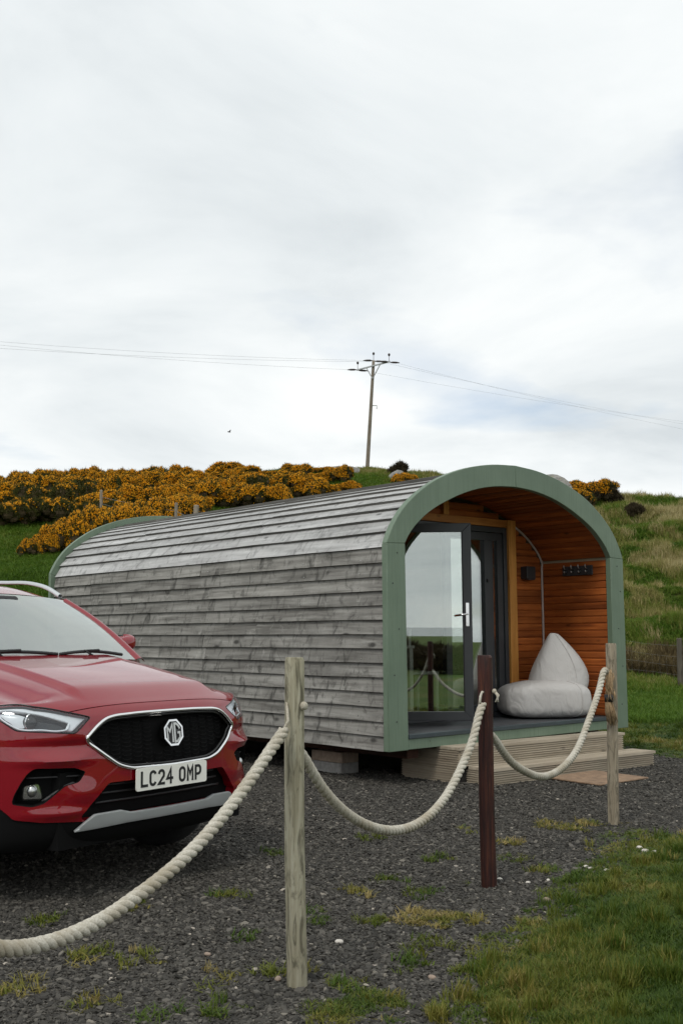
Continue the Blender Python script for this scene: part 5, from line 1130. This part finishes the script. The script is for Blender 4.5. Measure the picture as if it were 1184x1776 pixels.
MAT['gorse_stem'] = plain('gorse_stem', (.085, .058, .028), .9, var=.3)
MAT['dry_bush'] = leaf_mat('dry_bush', [(.25, (.03, .022, .012)), (.5, (.06, .045, .024)), (.75, (.10, .08, .04))])

def bush_meshes(seed, flowers=.75, leafmat='gorse_leaf', spiky=1.0):
    rr = np.random.default_rng(seed); nl = 15; C = []; 
    for _ in range(nl):
        a = rr.uniform(0, 2*np.pi); r_ = .78 * np.sqrt(rr.random()); C.append((r_*np.cos(a), r_*np.sin(a), .25 + .6 * rr.random() * (1 - .6 * r_**2), rr.uniform(.22, .38)))
    C.append((0, 0, .5, .45)); C = np.array(C)
    def surf_pts(n):
        k = rr.choice(len(C), n, p=C[:, 3]**2 / (C[:, 3]**2).sum()); d = rr.normal(size=(n, 3)); d[:, 2] = np.abs(d[:, 2]) * .9 - .25 * rr.random(n); d /= np.linalg.norm(d, axis=1)[:, None]
        p = C[k, :3] + d * C[k, 3:4] * rr.uniform(.82, 1.06, (n, 1)); 
        dist = np.linalg.norm(p[:, None] - C[None, :, :3], axis=2) / C[None, :, 3]; ok = (dist.min(1) > .78) & (p[:, 2] > .0); return p[ok], d[ok]
    # leaves: little three-sided spikes
    P, D = surf_pts(5200); V = []; F = []
    for p, d in zip(P, D):
        d = d + rr.normal(size=3) * .45 + np.array([0, 0, .25]); d /= np.linalg.norm(d); s = np.cross(d, rr.normal(size=3)); s /= np.linalg.norm(s); l = rr.uniform(.06, .19) * spiky; w = .016
        b_ = len(V); V += [p - d * .04 - s * w, p - d * .04 + s * w, p + d * l]; F.append((b_, b_+1, b_+2)); s2 = np.cross(d, s); V += [p - d * .04 - s2 * w, p - d * .04 + s2 * w, p + d * l * .9]; F.append((b_+3, b_+4, b_+5))
    lm = bpy.data.meshes.new('foliage'); lm.from_pydata([tuple(map(float, v)) for v in V], [], F); lm.materials.append(MAT[leafmat])
    fm = None
    if flowers:
        P, D = surf_pts(6500); m = (vnoise(P[:, 0] * 4 + 5, P[:, 1] * 4 + P[:, 2] * 3, 1, seed, 2) + .30 * P[:, 2] + .22 * D[:, 2]) > (1.04 - .60 * flowers); P, D = P[m], D[m]; V = []; F = []
        for p, d in zip(P, D):
            p = p + d * .03; u = np.cross(d, rr.normal(size=3)); u /= np.linalg.norm(u); w = np.cross(d, u); q = rr.uniform(.018, .034); b_ = len(V)
            V += [p + u*q, p + w*q, p - u*q, p - w*q, p + d*q*1.3]; F += [(b_, b_+1, b_+4), (b_+1, b_+2, b_+4), (b_+2, b_+3, b_+4), (b_+3, b_, b_+4)]
        fm = bpy.data.meshes.new('flowers'); fm.from_pydata([tuple(map(float, v)) for v in V], [], F); fm.materials.append(MAT['gorse_flower'])
    # inner mass of twigs keeps the light out
    b = MB()
    for c in C:
        for _ in range(9):
            d = rr.normal(size=3); d[2] = abs(d[2]); d /= np.linalg.norm(d); e = c[:3] + d * c[3] * .9; b.tube([(c[0]*.3, c[1]*.3, -.1), tuple(c[:3] * .75), tuple(e)], [.016, .011, .004], 3, cap=False)
    v, f = lump(lambda t, q: (0, 0, 0), 4, 2)
    for c in C:
        v, f = lump(lambda t, q: (c[0] + c[3]*.80*math.cos(t)*math.cos(q), c[1] + c[3]*.80*math.sin(t)*math.cos(q), max(-.1, c[2] + c[3]*.80*math.sin(q))), 9, 6); b.add(v, f)
    me = bpy.data.meshes.new('branches'); me.from_pydata(b.v, [], b.f); me.materials.append(MAT['gorse_stem'] if leafmat != 'dry_bush' else MAT['dry_bush'])
    return me, lm, fm
BV = [bush_meshes(1, .95), bush_meshes(2, .85), bush_meshes(3, .72), bush_meshes(4, .55), bush_meshes(5, .30), bush_meshes(6, 0, 'dry_bush', 1.5), bush_meshes(9, .12)]
def bush(x, y, wdt, hgt, var, label, grp=None, name='gorse_bush', cat='bush'):
    e = empty(name, (x, y, gz(x, y) - .08), (0, 0, random.uniform(0, 6.28)))
    for me, nm in zip(BV[var], ('branches', 'foliage', 'flowers')):
        if me is None: continue
        o = bpy.data.objects.new(nm, me); COL.objects.link(o); o.parent = e
    e.scale = (wdt, wdt, hgt); return tag(e, label, cat, grp)
for row in GORSE: bush(*row)
for k in range(14):
    bush(-7.5 + 1.15 * k + random.uniform(-.4, .4), -11 - 3 * random.random(), random.uniform(.8, 1.3), random.uniform(.75, 1.05), 5, 'dark scrub bush behind the viewpoint, mirrored low in the door glass', 'scrub behind the viewpoint', 'scrub_bush')

# ================================================================== ground cover (scattered instances)
def tuft(name, n, spread, hmin, hmax, wid, lean, mat, seed):
    rr = np.random.default_rng(seed); V = []; F = []
    for _ in range(n):
        a = rr.uniform(0, 6.28); r_ = spread * np.sqrt(rr.random()); x, y = r_*np.cos(a), r_*np.sin(a); d = rr.uniform(0, 6.28); l = rr.uniform(.2, 1) * lean; h = rr.uniform(hmin, hmax); w = wid * rr.uniform(.7, 1.2); ux, uy = np.cos(d), np.sin(d); sx_, sy_ = -uy * w, ux * w; b_ = len(V)
        for t, k in ((0, 1), (.5, .85)): V += [(x + ux*l*t*t - sx_*k, y + uy*l*t*t - sy_*k, h*t), (x + ux*l*t*t + sx_*k, y + uy*l*t*t + sy_*k, h*t)]
        V.append((x + ux*l, y + uy*l, h * (1 - .25 * l / lean))); F += [(b_, b_+1, b_+3, b_+2), (b_+2, b_+3, b_+4)]
    return obj(name, V, F, mat, link=False)
def stone(name, seed, mat):
    bm = bmesh.new(); bmesh.ops.create_icosphere(bm, subdivisions=1, radius=1); rr = np.random.default_rng(seed)
    for v in bm.verts: v.co = Vector(np.array(v.co) * rr.uniform(.65, 1.15) * np.array([1, .8, .55]))
    me = bpy.data.meshes.new(name); bm.to_mesh(me); bm.free(); me.materials.append(mat); return bpy.data.objects.new(name, me)
def scatter(name, P, scl, rot, pick, tint, protos, label, cat, loc=(0, 0, 0)):
    col = bpy.data.collections.new(name + '_parts')
    for o in protos: col.objects.link(o)
    me = bpy.data.meshes.new(name); me.vertices.add(len(P)); me.vertices.foreach_set('co', np.asarray(P, np.float32).ravel())
    for nm, ty, arr, key in (('scl', 'FLOAT_VECTOR', scl, 'vector'), ('rot', 'FLOAT_VECTOR', rot, 'vector'), ('pick', 'INT', pick, 'value'), ('tint', 'FLOAT', tint, 'value')):
        a = me.attributes.new(nm, ty, 'POINT'); a.data.foreach_set(key, np.asarray(arr, np.int32 if ty == 'INT' else np.float32).ravel())
    ob = bpy.data.objects.new(name, me); COL.objects.link(ob); ng = bpy.data.node_groups.new(name, 'GeometryNodeTree')
    ng.interface.new_socket('Geometry', in_out='INPUT', socket_type='NodeSocketGeometry'); ng.interface.new_socket('Geometry', in_out='OUTPUT', socket_type='NodeSocketGeometry')
    N = ng.nodes.new; i_ = N('NodeGroupInput'); o_ = N('NodeGroupOutput'); mp = N('GeometryNodeMeshToPoints'); ins = N('GeometryNodeInstanceOnPoints'); ci = N('GeometryNodeCollectionInfo')
    ci.inputs['Collection'].default_value = col; ci.inputs['Separate Children'].default_value = True; ci.inputs['Reset Children'].default_value = True
    def na(n_, dt): k = N('GeometryNodeInputNamedAttribute'); k.data_type = dt; k.inputs['Name'].default_value = n_; return k.outputs[0]
    lk = ng.links.new; lk(i_.outputs[0], mp.inputs[0]); lk(mp.outputs[0], ins.inputs['Points']); lk(ci.outputs[0], ins.inputs['Instance']); ins.inputs['Pick Instance'].default_value = True
    lk(na('pick', 'INT'), ins.inputs['Instance Index']); lk(na('rot', 'FLOAT_VECTOR'), ins.inputs['Rotation']); lk(na('scl', 'FLOAT_VECTOR'), ins.inputs['Scale']); lk(ins.outputs[0], o_.inputs[0])
    m = ob.modifiers.new('scatter', 'NODES'); m.node_group = ng; return tag(ob, label, cat, kind='stuff')
def visible(x, y, mg=.06): return (y > .5) & (np.abs(x / y) < .315 + mg)
def rand_area(n, x0, x1, y0, y1): return RNG.uniform(x0, x1, n), RNG.uniform(y0, y1, n)
# gravel
MAT['stone'] = leaf_mat('gravel_stone', [(0, (.024, .0225, .020)), (.4, (.064, .060, .052)), (.75, (.13, .12, .104)), (.93, (.20, .182, .152)), (1, (.38, .34, .29))], 'tint', .75, 0)
N1 = 260000; t_ = RNG.random(N1); y = 2.9 * (13.5 / 2.9)**t_; x = y * RNG.uniform(-.40, .40, N1)
g_ = grassiness(x, y); fr_g = np.mean([grassiness(x + .45 * math.cos(a), y + .45 * math.sin(a)) for a in np.arange(0, 6.28, 1.05)], 0); keep = (g_ < .5) | (RNG.random(N1) < np.clip(1.15 - 1.05 * fr_g, .06, 1))
uu = (x - .388) * math.cos(.7157) + (y - 9.5) * math.sin(.7157); aa = -(x - .388) * math.sin(.7157) + (y - 9.5) * math.cos(.7157)
keep &= ~((uu > .9) & (uu < W - .3) & (aa > .5) & (aa < L)); x, y = x[keep], y[keep]; n = len(x)
s0 = RNG.lognormal(-4.80, .40, n) * (.75 + .05 * y); s0 = np.clip(s0, .0035, .024)
P = np.stack([x, y, height(x, y) + (vnoise(x, y, .5, 31, 2) - .5) * .016 * np.clip(1 - np.abs(y - 7) / 9, 0, 1) + s0 * .18], -1)
scatter('gravel', P, np.stack([s0, s0 * RNG.uniform(.7, 1.1, n), s0 * RNG.uniform(.5, .9, n)], -1), np.stack([RNG.normal(0, .3, n), RNG.normal(0, .3, n), RNG.uniform(0, 6.28, n)], -1), RNG.integers(0, 4, n), np.clip(RNG.beta(1.6, 3.0, n) + (RNG.random(n) < .012) * .5, 0, 1), [stone(f'gravel_stone_{k}', k, MAT['stone']) for k in range(4)], 'dark grey crushed stone gravel covering the parking pad', 'gravel')
# lawn
LG = [(0, (.030, .066, .006)), (.35, (.070, .118, .013)), (.6, (.145, .16, .024)), (.8, (.235, .20, .046)), (1, (.38, .30, .12))]
MAT['grass'] = leaf_mat('lawn_grass', LG, 'tint', .55, .3)
TUF = [tuft(f'lawn_tuft_{k}', 24, .034, .35, 1.0, .0021, .045, MAT['grass'], 40 + k) for k in range(4)]
for o in TUF: o.data.transform(Matrix.Scale(1, 4))
def lawnscale(P): return P
N2 = 150000; t_ = RNG.random(N2); y = 3.2 * (24 / 3.2)**t_; x = y * RNG.uniform(-.40, .40, N2); g_ = grassiness(x, y)
patchy = vnoise(x, y, .32, 51, 3); pat2 = vnoise(x, y, 1.1, 52, 2)
frac = np.mean([grassiness(x + r_ * math.cos(a), y + r_ * math.sin(a)) for r_ in (.2, .5, .85) for a in np.arange(0, 6.28, .9)], 0)
fine = vnoise(x, y, .11, 53, 2)
dens = np.where(g_ > .5, np.clip((frac - .36) * 1.9, .06, 1)**2.0 * np.clip(.15 + 1.7 * patchy - .35 * (1 - frac), .12, 1), np.where((patchy > .60) & (frac > .12) & (y < 8.8), .65 * np.clip(frac * 2.2, 0, 1), 0))
keep = (RNG.random(N2) < dens); uu = (x - .388) * math.cos(.7157) + (y - 9.5) * math.sin(.7157); aa = -(x - .388) * math.sin(.7157) + (y - 9.5) * math.cos(.7157)
keep &= ~((uu > -.25) & (uu < W + .1) & (aa > -1.2) & (aa < L + .1)); x, y, patchy, pat2, g_, frac, fine = x[keep], y[keep], patchy[keep], pat2[keep], g_[keep], frac[keep], fine[keep]; n = len(x)
h = (.022 + .034 * RNG.random(n) + .12 * np.clip(patchy - .48, 0, 1) + .07 * (fine > .74) - .012 * (pat2 < .42)) * np.clip(.45 + .65 * frac, 0, 1) * np.where(g_ > .5, 1, .8) * np.clip(.85 + .02 * y, 1, 1.6)
tint = np.clip(.06 + 1.15 * (vnoise(x, y, .8, 61, 3) - .34) + .30 * (1 - frac) + .35 * (fine - .5) + .15 * RNG.normal(size=n) + .12 * (g_ < .5) + .15 * np.clip((7.9 - np.abs(y - 7.6)*2) / 8, 0, 1) * (y > 6.6) * (y < 8), 0, 1)
w_ = np.clip(.6 + .09 * y, .9, 1.9)
scatter('lawn_grass', np.stack([x, y, height(x, y) - .004], -1), np.stack([w_, w_, h * 1.0], -1), np.stack([RNG.normal(0, .12, n), RNG.normal(0, .12, n), RNG.uniform(0, 6.28, n)], -1), RNG.integers(0, 4, n), tint, TUF, 'short green and yellowed lawn grass growing over the gravel edge', 'grass')
# single weeds growing through the gravel
WEED = [(-.344, 6.6), (-.772, 4.443), (-.401, 4.736), (-.47, 4.19), (-.554, 5.51), (.127, 5.02), (.41, 5.517), (.084, 5.576), (.292, 4.412), (.216, 7.075), (1.105, 6.055), (-1.0, 4.48), (-1.176, 4.05), (-.446, 3.82), (.332, 4.654), (1.047, 6.889), (.877, 7.4), (-.853, 3.9), (-.95, 5.3), (-.25, 4.3), (.02, 4.05), (-.62, 3.75), (-.15, 5.1), (.25, 5.9), (-1.3, 5.0), (.55, 6.4)]
PX = []; 
for k, (x0, y0) in enumerate(WEED):
    m = int(RNG.integers(3, 12)); PX.append(np.stack([RNG.normal(x0, .045, m), RNG.normal(y0, .06, m), np.full(m, RNG.uniform(.3, .85))], -1))
PX = np.concatenate(PX); n = len(PX); w_ = RNG.uniform(.8, 1.6, n)
scatter('weed_tuft', np.stack([PX[:, 0], PX[:, 1], height(PX[:, 0], PX[:, 1])], -1), np.stack([w_, w_, RNG.uniform(.018, .060, n)], -1), np.stack([RNG.normal(0, .2, n), RNG.normal(0, .2, n), RNG.uniform(0, 6.28, n)], -1), RNG.integers(0, 4, n), np.clip(PX[:, 2] + RNG.normal(0, .12, n), 0, 1), TUF, 'small grass weeds sprouting through the gravel', 'weeds')
# hillside grass and pale tussocks
MAT['hillgrass'] = leaf_mat('hill_grass', [(0, (.045, .10, .008)), (.35, (.095, .175, .016)), (.55, (.17, .20, .034)), (.75, (.29, .25, .09)), (1, (.48, .41, .22))], 'tint', .65, .3)
HT = [tuft(f'hill_tuft_{k}', 26, .15, .4, 1.0, .0065, .13, MAT['hillgrass'], 70 + k) for k in range(4)]
N3 = 170000; t_ = RNG.random(N3); y = 16.5 * (82 / 16.5)**t_; x = y * RNG.uniform(-.38, .38, N3); keep = (grassiness(x, y) > .5); x, y = x[keep], y[keep]
right = np.clip((x - 1.5) / 4, 0, 1); big = vnoise(x, y, 2.4, 81, 3); sm2 = vnoise(x, y, .9, 82, 2); z = height(x, y); sl = np.clip((y - 21) / 4, 0, 1)
tus = ((sm2 > .60) & (RNG.random(len(x)) < .55)) * sl * right
tint = np.clip(.24 - .04 * (1 - right) + .30 * (1 - right) * (sm2 - .5) + right * sl * (.95 * (big - .36)) + .34 * tus + .10 * RNG.normal(size=len(x)) + (1 - right) * .15 * np.clip((z - 2.2) / 2.5, 0, 1) + .30 * np.clip((y - 55) / 10, 0, 1) * (1 - right), 0, 1)
h = (.09 + .10 * RNG.random(len(x)) + .20 * tus + .12 * (big > .58) * right * sl) * np.clip(.7 + .012 * y, .9, 1.6); w_ = np.clip(.45 + .028 * y, .8, 2.2); n = len(x)
scatter('hill_grass', np.stack([x, y, z - .01], -1), np.stack([w_, w_, h], -1), np.stack([RNG.normal(0, .2, n), RNG.normal(0, .2, n), RNG.uniform(0, 6.28, n)], -1), RNG.integers(0, 4, n), tint, HT, 'green hillside grass mixed with pale dry tussocks', 'grass')
# brown dead growth along the foot of the bank
n = 3200; x = RNG.uniform(4.2, 13, n); y = 24.9 + 1.9 * RNG.random(n)**1.4 + (8 - x) * .28; w_ = RNG.uniform(.8, 1.5, n)
MAT['deadgrass'] = leaf_mat('dead_growth', [(0, (.05, .038, .015)), (.5, (.12, .088, .038)), (1, (.25, .19, .09))], 'tint', .8, .2)
scatter('dead_growth', np.stack([x, y, height(x, y) - .02], -1), np.stack([w_, w_, RNG.uniform(.2, .5, n) + .45 * vnoise(x, y, .8, 95, 2)**2], -1), np.stack([RNG.normal(0, .3, n), RNG.normal(0, .3, n), RNG.uniform(0, 6.28, n)], -1), RNG.integers(0, 3, n), np.clip(RNG.beta(2, 3, n), 0, 1), [tuft(f'dead_tuft_{k}', 30, .14, .4, 1.0, .007, .2, MAT['deadgrass'], 90 + k) for k in range(3)], 'brown dead growth along the foot of the bank behind the netting', 'dead grass')
# pebbles
PB = [(-.006, 4.678, .016, 0), (.834, 5.882, .013, 0), (.964, 5.775, .012, 0), (1.076, 5.817, .012, 0), (1.341, 6.13, .014, 0), (1.356, 6.08, .013, 0), (1.426, 6.015, .014, 0), (1.783, 6.675, .017, 0), (1.784, 6.553, .019, 0), (1.83, 6.52, .015, 0), (-.23, 4.18, .016, 1), (.98, 5.36, .020, 1), (-.53, 4.5, .013, 1), (.34, 4.2, .016, 1)]
PL = ['white pebble lying left of the pale post foot', 'white pebble right beside the red brown post foot', 'white pebble in gravel right of the red brown post', 'second white pebble in gravel right of the red brown post', 'white pebble at the ragged edge of the lawn', 'white pebble touching another at the ragged lawn edge', 'lone white pebble just inside the lawn', 'white shell-like pebble highest of three on the lawn', 'largest of three white pebbles on the lawn', 'white pebble rightmost of three on the lawn', 'pinkish stone in gravel right of the pale post foot', 'pinkish stone at the lawn edge below the red brown post', 'pinkish stone beside a weed in the gravel', 'pinkish stone in gravel at the lower lawn corner']
for (x, y, s, k), lb in zip(PB, PL):
    me = bpy.data.meshes.new('pebble'); bm = bmesh.new(); bmesh.ops.create_icosphere(bm, subdivisions=2, radius=1); rr = np.random.default_rng(int(x * 1000) % 977)
    for v in bm.verts: v.co = Vector(np.array(v.co) * rr.uniform(.88, 1.08) * np.array([1.2, .85, .6]))
    bm.to_mesh(me); bm.free(); me.materials.append(MAT['pinkstone' if k else 'pebble']); o = bpy.data.objects.new('pebble', me); COL.objects.link(o); o.location = (x, y, gz(x, y) + s * .55); o.scale = (s,) * 3; o.rotation_euler = (0, 0, x * 7)
    me.polygons.foreach_set('use_smooth', np.ones(len(me.polygons), bool)); tag(o, lb, 'pebble', 'loose pebbles')
